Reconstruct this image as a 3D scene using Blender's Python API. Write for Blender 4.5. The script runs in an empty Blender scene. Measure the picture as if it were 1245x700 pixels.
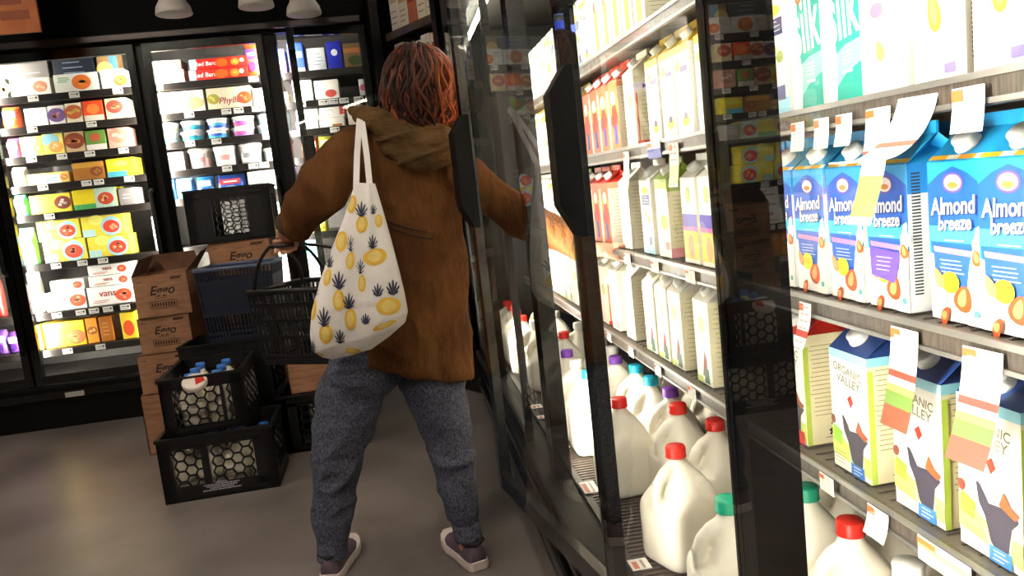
import bpy, bmesh, math, random
from mathutils import Vector, Matrix
random.seed(7)
C = bpy.context.scene.collection
PI = math.pi
# ------------------------------------------------------------------ camera
FPX = 950.0; CAMH = 1.2
def cam_axes(yaw, pitch, roll):
    y, p, r = map(math.radians, (yaw, pitch, roll))
    f = Vector((math.sin(y)*math.cos(p), math.cos(y)*math.cos(p), -math.sin(p)))
    right = Vector((math.cos(y), -math.sin(y), 0)); up = right.cross(f)
    return math.cos(r)*right-math.sin(r)*up, math.sin(r)*right+math.cos(r)*up, f
RC, UC, FW = cam_axes(7.4, 7.6, 6.3)
CP = Vector((0, 0, CAMH))
cd = bpy.data.cameras.new('camera'); cam = bpy.data.objects.new('camera', cd); C.objects.link(cam)
cd.sensor_width = 36; cd.lens = 36*FPX/1245; cd.clip_start = 0.02
cam.matrix_world = Matrix(((RC.x, UC.x, -FW.x, 0), (RC.y, UC.y, -FW.y, 0), (RC.z, UC.z, -FW.z, CAMH), (0, 0, 0, 1)))
cd.dof.use_dof = False
bpy.context.scene.camera = cam
def at(x, y, Y):
    d = FW+RC*(x-622.5)/FPX-UC*(y-350)/FPX
    return CP+d*(Y/d.y)

# ------------------------------------------------------------------ materials
_m = {}
def lin(h):
    h = h.lstrip('#'); c = [int(h[i:i+2], 16)/255 for i in (0, 2, 4)]
    return tuple((v/12.92 if v <= .04045 else ((v+.055)/1.055)**2.4) for v in c)+(1,)
def mat(h, rough=.5, metal=0., var=.06, coat=0., emit=0., spec=.5, scale=30):
    k = (h, rough, metal, var, coat, emit, spec, scale)
    if k in _m: return _m[k]
    m = bpy.data.materials.new('m_'+h.lstrip('#')); m.use_nodes = True
    nt = m.node_tree; b = nt.nodes['Principled BSDF']
    c = lin(h)
    if var:
        n = nt.nodes.new('ShaderNodeTexNoise'); n.inputs['Scale'].default_value = scale; n.inputs['Detail'].default_value = 3
        tc = nt.nodes.new('ShaderNodeTexCoord'); nt.links.new(tc.outputs['Object'], n.inputs['Vector'])
        mx = nt.nodes.new('ShaderNodeMix'); mx.data_type = 'RGBA'
        mx.inputs[6].default_value = tuple(v*(1-var*2) for v in c[:3])+(1,)
        mx.inputs[7].default_value = tuple(min(1, v*(1+var*2)) for v in c[:3])+(1,)
        nt.links.new(n.outputs['Fac'], mx.inputs[0]); nt.links.new(mx.outputs[2], b.inputs['Base Color'])
    else: b.inputs['Base Color'].default_value = c
    b.inputs['Roughness'].default_value = rough; b.inputs['Metallic'].default_value = metal
    b.inputs['Coat Weight'].default_value = coat; b.inputs['Coat Roughness'].default_value = .03
    b.inputs['Specular IOR Level'].default_value = spec
    if emit:
        b.inputs['Emission Color'].default_value = c; b.inputs['Emission Strength'].default_value = emit
    _m[k] = m; return m
def bumpify(m, scale, strength, dist=.01, stretch=(1, 1, 1), detail=4):
    nt = m.node_tree; b = nt.nodes['Principled BSDF']
    tc = nt.nodes.new('ShaderNodeTexCoord'); mp = nt.nodes.new('ShaderNodeMapping'); mp.inputs['Scale'].default_value = stretch
    n = nt.nodes.new('ShaderNodeTexNoise'); n.inputs['Scale'].default_value = scale; n.inputs['Detail'].default_value = detail
    bp = nt.nodes.new('ShaderNodeBump'); bp.inputs['Strength'].default_value = strength; bp.inputs['Distance'].default_value = dist
    nt.links.new(tc.outputs['Object'], mp.inputs[0]); nt.links.new(mp.outputs[0], n.inputs['Vector'])
    nt.links.new(n.outputs['Fac'], bp.inputs['Height']); nt.links.new(bp.outputs[0], b.inputs['Normal'])
    return m
def noisemat(name, c1, c2, scale, rough, lo=.35, hi=.65, stretch=(1, 1, 1), detail=6, rvar=0, spec=.5, sheen=0):
    m = bpy.data.materials.new(name); m.use_nodes = True; nt = m.node_tree; b = nt.nodes['Principled BSDF']
    tc = nt.nodes.new('ShaderNodeTexCoord'); mp = nt.nodes.new('ShaderNodeMapping'); mp.inputs['Scale'].default_value = stretch
    n = nt.nodes.new('ShaderNodeTexNoise'); n.inputs['Scale'].default_value = scale; n.inputs['Detail'].default_value = detail
    r = nt.nodes.new('ShaderNodeValToRGB'); r.color_ramp.elements[0].position = lo; r.color_ramp.elements[1].position = hi
    r.color_ramp.elements[0].color = lin(c1); r.color_ramp.elements[1].color = lin(c2)
    nt.links.new(tc.outputs['Object'], mp.inputs[0]); nt.links.new(mp.outputs[0], n.inputs['Vector'])
    nt.links.new(n.outputs['Fac'], r.inputs[0]); nt.links.new(r.outputs[0], b.inputs['Base Color'])
    b.inputs['Roughness'].default_value = rough; b.inputs['Specular IOR Level'].default_value = spec
    b.inputs['Sheen Weight'].default_value = sheen
    if rvar:
        mr = nt.nodes.new('ShaderNodeMapRange'); mr.inputs['To Min'].default_value = rough-rvar; mr.inputs['To Max'].default_value = rough+rvar
        nt.links.new(n.outputs['Fac'], mr.inputs[0]); nt.links.new(mr.outputs[0], b.inputs['Roughness'])
    return m
def glassmat():
    m = bpy.data.materials.new('door_glass'); m.use_nodes = True; nt = m.node_tree
    for n in list(nt.nodes): nt.nodes.remove(n)
    o = nt.nodes.new('ShaderNodeOutputMaterial'); t = nt.nodes.new('ShaderNodeBsdfTransparent'); g = nt.nodes.new('ShaderNodeBsdfGlossy')
    t.inputs[0].default_value = (.93, .95, .94, 1); g.inputs['Roughness'].default_value = .012
    f = nt.nodes.new('ShaderNodeFresnel'); f.inputs[0].default_value = 1.55
    ge = nt.nodes.new('ShaderNodeNewGeometry'); inv = nt.nodes.new('ShaderNodeMath'); inv.operation = 'SUBTRACT'; inv.inputs[0].default_value = 1
    mu = nt.nodes.new('ShaderNodeMath'); mu.operation = 'MULTIPLY'
    mx = nt.nodes.new('ShaderNodeMixShader')
    nt.links.new(ge.outputs['Backfacing'], inv.inputs[1]); nt.links.new(f.outputs[0], mu.inputs[0]); nt.links.new(inv.outputs[0], mu.inputs[1])
    nt.links.new(mu.outputs[0], mx.inputs[0]); nt.links.new(t.outputs[0], mx.inputs[1]); nt.links.new(g.outputs[0], mx.inputs[2])
    nt.links.new(mx.outputs[0], o.inputs[0]); return m
GLASS = glassmat()
BLACK = mat('#070607', .4, var=.1, spec=.35)
GLOSSBLACK = mat('#0a0809', .25, var=.0, coat=.6)
BPLAST = bumpify(mat('#101013', .42, var=.1), 60, .15)
NAVY = mat('#1b2130', .4, var=.1)
STEEL = mat('#9a9794', .35, .8)
RAIL = noisemat('shelf_rail_grey', '#3a332e', '#5c534b', 25, .35, stretch=(1, 8, 1))
WIRE = mat('#6d6660', .4, .5)
WHITE = mat('#f4f2ee', .5)
PAPER = mat('#f3f0ea', .6, var=.02)
CARD = noisemat('cardboard', '#8f6649', '#a87d5e', 12, .8, stretch=(1, 1, 5))
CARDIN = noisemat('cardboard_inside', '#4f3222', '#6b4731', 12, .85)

# ------------------------------------------------------------------ mesh builder
class MB:
    def __init__(s): s.v = []; s.f = []; s.mi = []; s.sm = []; s.mats = []
    def m(s, m):
        if m not in s.mats: s.mats.append(m)
        return s.mats.index(m)
    def add(s, vs, fs, m, M=None, smooth=False):
        b = len(s.v); k = s.m(m)
        for p in vs:
            p = Vector(p); s.v.append(M @ p if M else p)
        for f in fs: s.f.append([b+i for i in f]); s.mi.append(k); s.sm.append(smooth)
    def box(s, a, b, m, M=None, bev=0):
        x0, y0, z0 = a; x1, y1, z1 = b
        if x0 > x1: x0, x1 = x1, x0
        if y0 > y1: y0, y1 = y1, y0
        if z0 > z1: z0, z1 = z1, z0
        if bev <= 0:
            s.add([(x0,y0,z0),(x1,y0,z0),(x1,y1,z0),(x0,y1,z0),(x0,y0,z1),(x1,y0,z1),(x1,y1,z1),(x0,y1,z1)],
                  [(0,3,2,1),(4,5,6,7),(0,1,5,4),(1,2,6,5),(2,3,7,6),(3,0,4,7)], m, M); return
        bm = bmesh.new(); bmesh.ops.create_cube(bm, size=1)
        for v in bm.verts: v.co = Vector(((x0+x1)/2+v.co.x*(x1-x0), (y0+y1)/2+v.co.y*(y1-y0), (z0+z1)/2+v.co.z*(z1-z0)))
        bmesh.ops.bevel(bm, geom=bm.edges[:], offset=bev, segments=2, profile=.6, affect='EDGES')
        s.bm(bm, m, M); bm.free()
    def bm(s, bm, m, M=None, smooth=False):
        bm.verts.ensure_lookup_table(); bm.verts.index_update()
        s.add([v.co.copy() for v in bm.verts], [[v.index for v in f.verts] for f in bm.faces], m, M, smooth)
    def loft(s, rings, m, M=None, cap=True, smooth=True, closed=False):
        n = len(rings[0]); vs = [p for r in rings for p in r]; fs = []
        R = len(rings)
        for i in range(R if closed else R-1):
            for j in range(n):
                k = (j+1) % n; i2 = (i+1) % R
                fs.append((i*n+j, i*n+k, i2*n+k, i2*n+j))
        if cap and not closed: fs.append(tuple(range(n-1, -1, -1))); fs.append(tuple((R-1)*n+j for j in range(n)))
        s.add(vs, fs, m, M, smooth)
    def tube(s, pts, r, m, n=8, M=None, closed=False, flat=1.0):
        pts = [Vector(p) for p in pts]; N = len(pts)
        rs = r if isinstance(r, (list, tuple)) else [r]*N
        rings = []; prev = None
        for i, p in enumerate(pts):
            if closed: t = pts[(i+1) % N]-pts[i-1]
            else: t = pts[min(i+1, N-1)]-pts[max(i-1, 0)]
            if t.length < 1e-9: t = Vector((0, 0, 1))
            t.normalize()
            if prev is None:
                a = Vector((0, 0, 1)) if abs(t.z) < .9 else Vector((1, 0, 0)); u = t.cross(a).normalized()
            else:
                u = prev-t*prev.dot(t); u.normalize()
            prev = u; w = t.cross(u)
            rings.append([p+u*math.cos(2*PI*k/n)*rs[i]+w*math.sin(2*PI*k/n)*rs[i]*flat for k in range(n)])
        s.loft(rings, m, M, closed=closed)
    def bar(s, a, b, w, d, m, nrm, M=None):      # flat bar a->b, width w in plane, depth d along nrm
        a, b, nrm = Vector(a), Vector(b), Vector(nrm); t = (b-a).normalized(); u = t.cross(nrm)*w/2; q = nrm*d/2
        vs = [a-u-q, a+u-q, a+u+q, a-u+q, b-u-q, b+u-q, b+u+q, b-u+q]
        s.add(vs, [(0,1,2,3),(7,6,5,4),(0,4,5,1),(1,5,6,2),(2,6,7,3),(3,7,4,0)], m, M)
    def lathe(s, prof, m, n=20, M=None, cx=0, cy=0):
        s.loft([[(cx+r*math.cos(2*PI*k/n), cy+r*math.sin(2*PI*k/n), z) for k in range(n)] for r, z in prof], m, M)
    def poly(s, pts, m, M=None): s.add(pts, [tuple(range(len(pts)))], m, M)
    def text(s, t, size, m, M, shear=0, bold=0, sx=1.0):
        me = textmesh(t, size, shear, bold)
        if me is None: return
        S = Matrix.Diagonal((sx, 1, 1, 1))
        s.add([v.co.copy() for v in me.vertices], [list(p.vertices) for p in me.polygons], m, M @ S)
    def build(s, name, parent=None, label=None, bevel=None):
        me = bpy.data.meshes.new(name); me.from_pydata([tuple(v) for v in s.v], [], s.f)
        for m in s.mats: me.materials.append(m)
        me.polygons.foreach_set('material_index', s.mi); me.polygons.foreach_set('use_smooth', s.sm); me.update()
        o = bpy.data.objects.new(name, me); C.objects.link(o)
        if parent: o.parent = parent
        if label: o['label'] = label
        return o
_tx = {}
def textmesh(t, size, shear, bold):
    k = (t, size, shear, bold)
    if k in _tx: return _tx[k]
    cu = bpy.data.curves.new('t', 'FONT'); cu.body = t; cu.size = size; cu.shear = shear; cu.offset = bold; cu.align_x = 'CENTER'; cu.align_y = 'CENTER'
    cu.resolution_u = 3
    o = bpy.data.objects.new('t', cu); C.objects.link(o)
    dg = bpy.context.evaluated_depsgraph_get(); me = bpy.data.meshes.new_from_object(o.evaluated_get(dg))
    bpy.data.objects.remove(o); bpy.data.curves.remove(cu)
    _tx[k] = me; return me
# face frames: u along face, v up; lay = layer offset. front faces local -Y, side faces local +X
def FF(x0, y0, z0, lay=1): return Matrix(((1, 0, 0, x0), (0, 0, -1, y0-.00016*lay), (0, 1, 0, z0), (0, 0, 0, 1)))
def FS(x0, y0, z0, lay=1): return Matrix(((0, 0, 1, x0+.00016*lay), (1, 0, 0, y0), (0, 1, 0, z0), (0, 0, 0, 1)))
def rect(mb, F, u0, v0, u1, v1, m): mb.poly([(u0, v0, 0), (u1, v0, 0), (u1, v1, 0), (u0, v1, 0)], m, F)
def ell(mb, F, u, v, ru, rv, m, n=16, rot=0):
    c, s_ = math.cos(rot), math.sin(rot)
    mb.poly([(u+c*ru*math.cos(2*PI*k/n)-s_*rv*math.sin(2*PI*k/n), v+s_*ru*math.cos(2*PI*k/n)+c*rv*math.sin(2*PI*k/n), 0) for k in range(n)], m, F)
def drop(mb, F, u, v, r, L, m, rot=0, n=14):
    pts = []
    for k in range(n):
        a = 2*PI*k/n; x = r*math.sin(a)*(.5+.5*math.cos(a/2)**2 if False else 1)*(1-.35*(math.cos(a))) ; y = L*math.cos(a)
        pts.append((u+math.cos(rot)*x-math.sin(rot)*y, v+math.sin(rot)*x+math.cos(rot)*y, 0))
    pts.reverse(); mb.poly(pts, m, F)
def strokes(mb, F, u0, v0, u1, v1, n, m, h=.0012, seed=1):
    r = random.Random(seed)
    for i in range(n):
        v = v0+(v1-v0)*(i+.5)/n; u = u0+r.random()*.1*(u1-u0); e = u1-r.random()*.3*(u1-u0)
        rect(mb, F, u, v-h/2, e, v+h/2, m)

def tag(o, label, cat, group=None, kind=None):
    if label: o['label'] = label
    if cat: o['category'] = cat
    if group: o['group'] = group
    if kind: o['kind'] = kind
    return o
def struct(o): o['kind'] = 'structure'; return o
def empty(name, loc=(0, 0, 0), rz=0):
    o = bpy.data.objects.new(name, None); C.objects.link(o); o.location = loc; o.rotation_euler = (0, 0, rz); o.empty_display_size = .05; return o
def copy_tree(o, parent=None):
    c = o.copy(); C.objects.link(c)
    if parent: c.parent = parent
    for ch in list(o.children): copy_tree(ch, c)
    return c
class Proto:
    def __init__(s, root): s.root = root; s.used = False
    def place(s, loc, rz, label, cat, group=None, sc=None):
        if not s.used: o = s.root; s.used = True
        else: o = copy_tree(s.root)
        for k in ('label', 'category', 'group'):
            if k in o: del o[k]
        o.location = loc; o.rotation_euler = (0, 0, rz)
        if sc: o.scale = sc
        tag(o, label, cat, group); return o
ORD = ['first', 'second', 'third', 'fourth', 'fifth', 'sixth', 'seventh', 'eighth', 'ninth', 'tenth', 'eleventh', 'twelfth', 'thirteenth', 'fourteenth', 'fifteenth', 'sixteenth', 'seventeenth', 'eighteenth', 'nineteenth', 'twentieth', 'twenty-first', 'twenty-second', 'twenty-third', 'twenty-fourth', 'twenty-fifth', 'twenty-sixth', 'twenty-seventh', 'twenty-eighth']+['%s-%s' % (a, b) for a in ('thirty', 'forty', 'fifty') for b in ('zeroth', 'first', 'second', 'third', 'fourth', 'fifth', 'sixth', 'seventh', 'eighth', 'ninth')]

def remesh(obj, voxel, smooth=4, mats=None, factor=.5):
    """evaluate voxel remesh + smoothing into one continuous mesh"""
    md = obj.modifiers.new('r', 'REMESH'); md.mode = 'VOXEL'; md.voxel_size = voxel
    if smooth:
        sm = obj.modifiers.new('s', 'SMOOTH'); sm.iterations = smooth; sm.factor = factor
    dg = bpy.context.evaluated_depsgraph_get(); me = bpy.data.meshes.new_from_object(obj.evaluated_get(dg))
    obj.modifiers.clear(); old = obj.data; ms = list(old.materials); obj.data = me; me.materials.clear()
    for m in (mats or ms[:1]): me.materials.append(m)
    me.polygons.foreach_set('use_smooth', [True]*len(me.polygons)); me.polygons.foreach_set('material_index', [0]*len(me.polygons))
    return obj
from mathutils import noise as _nz
def folds(o, amp, sc, seed=0, mask=None, sharp=2.0):
    """cloth creases: ridged, stretched noise pushed along the normals"""
    me = o.data; ns = [v.normal.copy() for v in me.vertices]
    for v, n in zip(me.vertices, ns):
        c = v.co; p = Vector((c.x*sc[0]+c.z*sc[3], c.y*sc[1], c.z*sc[2]-c.x*sc[3]))+Vector((seed, seed*2, 0))
        a = 1-abs(_nz.noise(p))*2; a = max(0, a)**sharp; b = _nz.noise(p*.5+Vector((9, 9, 9)))
        k = amp*(a-.35+b*.5)
        if mask: k *= mask(c)
        v.co = c+n*k
    me.update()
def ering(c, rx, ry, n=20, ux=(1, 0, 0), uy=(0, 1, 0), p=2.0):
    c = Vector(c); ux = Vector(ux); uy = Vector(uy); out = []
    for k in range(n):
        a = 2*PI*k/n; ca, sa = math.cos(a), math.sin(a)
        out.append(c+ux*rx*math.copysign(abs(ca)**(2/p), ca)+uy*ry*math.copysign(abs(sa)**(2/p), sa))
    return out

# ------------------------------------------------------------------ room shell
FLOOR = noisemat('polished_concrete', '#625b59', '#857d7a', 2.2, .34, .3, .7, detail=10, rvar=.08)
mb = MB(); mb.box((-4, -3, -.1), (3, 6.6, 0), FLOOR); struct(mb.build('floor'))
CEIL = noisemat('dark_ceiling', '#0c0a0a', '#15110f', 3, .9)
mb = MB(); mb.box((-4, -3, 3.3), (3, 6.6, 3.4), CEIL); struct(mb.build('ceiling'))
WALL = noisemat('dark_wall', '#050404', '#090707', 3, .8)
for nm, a, b in (('wall_back', (-4, 6.5, 0), (3, 6.6, 3.3)), ('wall_left', (-4.1, -3, 0), (-4, 6.6, 3.3)), ('wall_right', (3, -3, 0), (3.1, 6.6, 3.3)), ('wall_front', (-4, -3.1, 0), (3, -3, 3.3))):
    mb = MB(); mb.box(a, b, WALL); struct(mb.build(nm))

# ------------------------------------------------------------------ freezer case along the back (faces -Y)
FY = 5.15; SY = 5.3
FZ = [2.05, 1.865, 1.687, 1.51, 1.33, 1.02, .71, .475]
TRAY = mat('#3a3634', .4, .3)
def freezer():
    t = empty('freezer_case', (-1.8, FY, 0))
    tag(t, 'long black upright freezer case with glass doors full of frozen food, along the back', 'freezer')
    inv = Matrix.Translation(-t.location)
    def part(name, fn, par=None):
        q = MB(); fn(q); q.v = [inv @ v for v in q.v]; return q.build(name, par or t)
    X0, X1 = -3.3, -.10
    part('body', lambda q: (q.box((X0, 6.0, .1), (X1, 6.05, 2.45), mat('#4a4744', .6)), q.box((X0, FY+.03, 2.4), (X1, 6.05, 2.45), mat('#262423', .6)),
                            q.box((X0, FY+.03, .1), (X1, 6.05, .27), mat('#35322f', .5)),
                            q.box((X0-.04, FY+.03, .1), (X0, 6.05, 2.45), BLACK), q.box((X1, FY+.03, .1), (X1+.03, 6.05, 2.45), BLACK)))
    part('header', lambda q: (q.box((X0-.04, FY-.03, 2.27), (X1+.03, FY+.06, 2.95), mat('#050405', .75, spec=.15), bev=.01), q.box((X0, FY-.07, 2.29), (X1, FY-.03, 2.33), mat('#3b3736', .3, .6), bev=.005)))
    part('base', lambda q: (q.box((X0-.04, FY-.05, .0), (X1+.03, FY+.3, .27), BLACK, bev=.01), q.box((X0, FY-.09, .19), (X1, FY-.05, .235), mat('#2b2828', .25, .5), bev=.008)))
    part('base_label', lambda q: q.box((-2.18, FY-.0945, .195), (-2.07, FY-.09, .225), mat('#b9b6b4', .5)))
    MX = [(-3.3, -3.22), (-2.42, -2.34), (-1.5, -1.4), (-.715, -.63)]
    for a, b in MX:
        part('mullion', lambda q: q.box((a, FY, .27), (b, FY+.055, 2.3), BLACK))
    # LED tubes behind the mullions
    LED = mat('#fff6ea', .5, var=0, emit=240)
    for a, b in MX[1:]:
        part('light_strip', lambda q: q.box((a+.015, FY+.056, .3), (b-.015, FY+.059, 2.26), LED))
    for a, b in ((MX[0][0], MX[1][1]), (MX[1][0]+.03, MX[2][1]-.03), (MX[2][0]+.05, MX[3][1]-.04)):
        a2, b2 = a+.0, b-.0
        for k, z in enumerate(FZ):
            def sh(q, z=z):
                q.box((a2+.04, SY-.02, z-.022), (b2-.04, 5.98, z-.004), TRAY)
                q.box((a2+.04, SY-.045, z-.045), (b2-.04, SY-.02, z), mat('#26211f', .35, .2), bev=.004)
            part('shelf', sh)
        d = empty('door', (0, 0, 0)); d.parent = t
        def fr(q):
            for (p, r) in (((a+.035, .28), (a+.08, 2.27)), ((b-.08, .28), (b-.035, 2.27))): q.box((p[0], FY-.035, p[1]), (r[0], FY-.003, r[1]), GLOSSBLACK)
            q.box((a+.08, FY-.035, .28), (b-.08, FY-.003, .33), GLOSSBLACK); q.box((a+.08, FY-.035, 2.22), (b-.08, FY-.003, 2.27), GLOSSBLACK)
        part('door_frame', fr, d)
        part('door_glass', lambda q: q.box((a+.035, FY-.042, .28), (b-.035, FY-.037, 2.27), GLASS), d)
        def hd(q): q.tube([(b-.06, FY-.045, .98), (b-.06, FY-.08, 1.0), (b-.06, FY-.08, 1.38), (b-.06, FY-.045, 1.4)], .012, BLACK, 8)
        part('handle', hd, d)
    # third bay: door standing ajar, hinged on its right
    a, b = -.66, -.10
    for k, z in enumerate(FZ):
        def sh(q, z=z):
            q.box((-.63, SY-.02, z-.022), (b, 5.98, z-.004), TRAY); q.box((-.63, SY-.045, z-.045), (b, SY-.02, z), mat('#1a1817', .35, .2), bev=.004)
        part('shelf', sh)
    d = empty('door', (0, 0, 0)); d.parent = t
    dm = Matrix.Translation((.045, 0, 0))
    A = Matrix.Translation(Vector((-.09, FY-.02, 0))) @ Matrix.Rotation(math.radians(14), 4, 'Z')
    W_ = .475
    def fr(q):
        q.box((-W_, -.035, .28), (-W_+.04, -.003, 2.27), GLOSSBLACK, A); q.box((-.04, -.035, .28), (0, -.003, 2.27), GLOSSBLACK, A)
        q.box((-W_+.04, -.035, .28), (-.04, -.003, .33), GLOSSBLACK, A); q.box((-W_+.04, -.035, 2.22), (-.04, -.003, 2.27), GLOSSBLACK, A)
    part('door_frame', fr, d)
    part('door_glass', lambda q: q.box((-W_, -.042, .28), (0, -.037, 2.27), GLASS, A), d)
    part('handle', lambda q: q.box((-W_+.0, -.09, 1.15), (-W_+.07, -.04, 1.62), BLACK, A, bev=.012), d)
    return t
freezer()

# pale price tags on the freezer shelf edges
def ptag_proto():
    q = MB(); q.box((-.03, -.0012, -.017), (.03, 0, .017), PAPER); F = FF(0, -.0012, 0)
    rect(q, F, -.022, .002, .01, .006, mat('#5b5350')); rect(q, F, -.022, -.008, .02, -.006, mat('#9b938e')); rect(q, F, .013, -.002, .024, .01, mat('#3a3533'))
    return Proto(q.build('price_tag'))
PT = ptag_proto()
BAYN = ['left freezer door', 'middle freezer door', 'third freezer door']
tags_px = {0: {0: [40, 90, 143], 1: [39, 111], 2: [38, 75, 109, 150], 3: [52, 105, 120, 157], 4: [60], 5: [68, 100, 125], 6: [69, 98, 114, 131, 152], 7: [82, 122]},
           1: {0: [192, 308], 1: [230, 275, 290, 312, 325], 2: [200, 231, 263, 325], 3: [205, 276, 308, 321], 4: [210, 325]},
           2: {1: [366, 393, 405, 418, 436, 452], 2: [362, 407]}}
for bay, dd in tags_px.items():
    for k, xs in dd.items():
        for i, x in enumerate(xs):
            p = at(x, 250, SY-.05)
            for it in range(3):
                # find the image row of this shelf at this column
                yy = 250
                lo, hi = 0, 700
                for _ in range(20):
                    yy = (lo+hi)/2
                    if at(x, yy, SY-.05).z > FZ[k]-.022: lo = yy
                    else: hi = yy
                p = at(x, yy, SY-.05)
            nm = ORD[i]+' from left' if len(xs) > 1 else 'only one'
            PT.place((p.x, SY-.047, FZ[k]-.022), 0, 'white price tag %s on the %s shelf down, %s' % (nm, ORD[k], BAYN[bay]), 'price tag', 'freezer shelf price tags')

# frozen food
def fbox(name, w, h, d, base, arts, top=None, side=None):
    q = MB(); B = mat(base, .45)
    q.box((-w/2, 0, 0), (w/2, d, h), B, bev=min(.003, h*.05))
    lay = 1
    for a in arts:
        lay += 1; F = FF(-w/2, 0, 0, lay); k = a[0]
        if k == 'r': rect(q, F, a[1]*w, a[2]*h, a[3]*w, a[4]*h, mat(a[5], .45))
        elif k == 'e': ell(q, F, a[1]*w, a[2]*h, a[3]*h, a[4]*h, mat(a[5], .45))
        elif k == 'food':
            ell(q, F, a[1]*w, a[2]*h, a[3]*h, a[3]*h*.8, mat(a[4], .5)); rr = random.Random(int(w*9999)); 
            for _ in range(6):
                an = rr.random()*6.28; r_ = rr.random()*a[3]*h*.6
                ell(q, FF(-w/2, 0, 0, lay+1), a[1]*w+r_*math.cos(an), a[2]*h+r_*.7*math.sin(an), a[3]*h*.22, a[3]*h*.16, mat(a[5], .5), 8)
            lay += 1
        elif k == 't': q.text(a[1], a[4]*h, mat(a[5], .5), F @ Matrix.Translation((a[2]*w, a[3]*h, 0)), shear=a[6] if len(a) > 6 else 0, bold=.0006)
        elif k == 's': strokes(q, F, a[1]*w, a[2]*h, a[3]*w, a[4]*h, a[5], mat(a[6], .5), h=.006)
    return q.build(name)
def fbag(name, w, h, d, base, c2, c3):
    q = MB(); n = 18; rings = []
    for t in (0, .08, .3, .6, .85, .94, 1):
        e = math.sin(PI*min(1, .12+t*.86))**.5 if t < .9 else .18
        ww = w/2*(1 if t < .9 else .96); rings.append([(ww*math.copysign(abs(math.cos(a))**.6, math.cos(a))*(1+.04*math.sin(5*a+t*9)), d/2+d/2*e*math.copysign(abs(math.sin(a))**.8, math.sin(a)), h*t) for a in [2*PI*k/n for k in range(n)]])
    q.loft(rings, bumpify(mat(base, .3, coat=.3, scale=20+int(w*100)), 30, .5, .01), smooth=True)
    F = FF(0, -.001, 0, 2)
    rect(q, F, -w*.36, h*.5, w*.36, h*.78, mat(c2, .35)); ell(q, FF(0, -.001, 0, 3), 0, h*.3, w*.24, h*.14, mat(c3, .4)); rect(q, FF(0, -.001, 0, 3), -w*.24, h*.6, w*.24, h*.68, WHITE)
    return q.build(name)
def ftub(name, w, h, base, band, logo):
    q = MB(); r = w/2
    q.lathe([(r*.80, 0), (r*.86, h*.02), (r*.96, h*.8), (r, h*.81), (r*1.03, h*.83), (r*1.03, h*.97), (r*.98, h)], mat(base, .4), 24, cx=0, cy=r)
    # printed band: short curved patch on the near side
    def patch(a0, a1, z0, z1, m, e):
        vs = []; fs = []; N = 8
        for i in range(N+1):
            a = a0+(a1-a0)*i/N
            for z in (z0, z1):
                rr = r*(.86+.10*(z/h/.8))+e; vs.append((rr*math.sin(a), r-rr*math.cos(a), z))
        for i in range(N): fs.append((2*i, 2*i+2, 2*i+3, 2*i+1))
        q.add(vs, fs, m, smooth=True)
    patch(-1.2, 1.2, h*.1, h*.5, mat(band, .4), .0008); patch(-.7, .5, h*.3, h*.65, mat(logo, .4), .0016); patch(-.5, .7, h*.55, h*.72, WHITE, .0024)
    return q.build(name)

def fitem(kind, x0, x1, yt, shelf, label, cat, bay, base='#ffffff', arts=(), group=None, dy=0, zb=None, name=None, extra=None, depth=.16):
    """x0,x1,yt: extent seen on the plane of the shelf fronts"""
    lo, hi = 0, 700; xm = (x0+x1)/2; Yp = SY+.005+dy
    z = FZ[shelf] if zb is None else zb
    for _ in range(22):
        yy = (lo+hi)/2
        if at(xm, yy, Yp).z > z: lo = yy
        else: hi = yy
    a, b = at(x0, yy, Yp), at(x1, yy, Yp); top = at(xm, yt, Yp).z
    w = (b.x-a.x)*.985; h = top-z
    if shelf > 0: h = min(h, FZ[shelf-1]-.05-z); top = z+h
    if kind == 'box': o = fbox(name or 'food_box', w, h, depth, base, arts)
    elif kind == 'bag': o = fbag(name or 'food_bag', w, h, .09, base, extra[0], extra[1])
    else: o = ftub(name or 'topping_tub', w, h, base, extra[0], extra[1])
    o.location = ((a.x+b.x)/2, Yp, z+.001)
    tag(o, label, cat, group); return top
def pizza(u=.75, v=.5, r=.42, c='#d2622a', c2='#f0b061'): return ('food', u, v, r, c, c2)
L = 'left freezer door'; M2 = 'middle freezer door'
# ---- left door
fitem('box', 2, 10, 95, 0, 'white box with teal edge, far left of top freezer shelf', 'food box', 0, '#eef2ee', [('r', .6, 0, 1, 1, '#5fc9bd'), pizza(.3)])
fitem('box', 14, 64, 95, 0, 'white meal box with faded orange food picture on the top freezer shelf', 'food box', 0, '#f2efe6', [pizza(.74, .5, .4, '#d99070', '#f0c6a0'), ('s', .08, .5, .5, .85, 3, '#9cc6a0')])
fitem('box', 67, 122, 89, 0, 'white meal box with big orange round dish on the top freezer shelf', 'food box', 0, '#f5f2ea', [pizza(.62, .52, .5, '#e8762a', '#ffb04c'), ('s', .08, .55, .38, .85, 3, '#7fb98a')])
fitem('box', 124, 153, 84, 0, 'white meal box at right end of the top freezer shelf, left door', 'food box', 0, '#efece2', [pizza(.85, .4, .35), ('s', .1, .5, .6, .85, 3, '#9cb0a0')])
fitem('box', 70, 121, 67, 0, 'dark navy printed carton stacked behind the orange dish meal box', 'food box', 0, '#131d2c', [('s', .2, .4, .8, .9, 4, '#8a93a5')], dy=.17, depth=.12)
fitem('box', 124, 149, 64, 0, 'brown and blue carton standing behind the top shelf right end', 'food box', 0, '#93744a', [('r', .6, 0, 1, 1, '#4f7fa0'), ('e', .35, .6, .2, .2, '#e2c074')], dy=.17, depth=.12)
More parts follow.
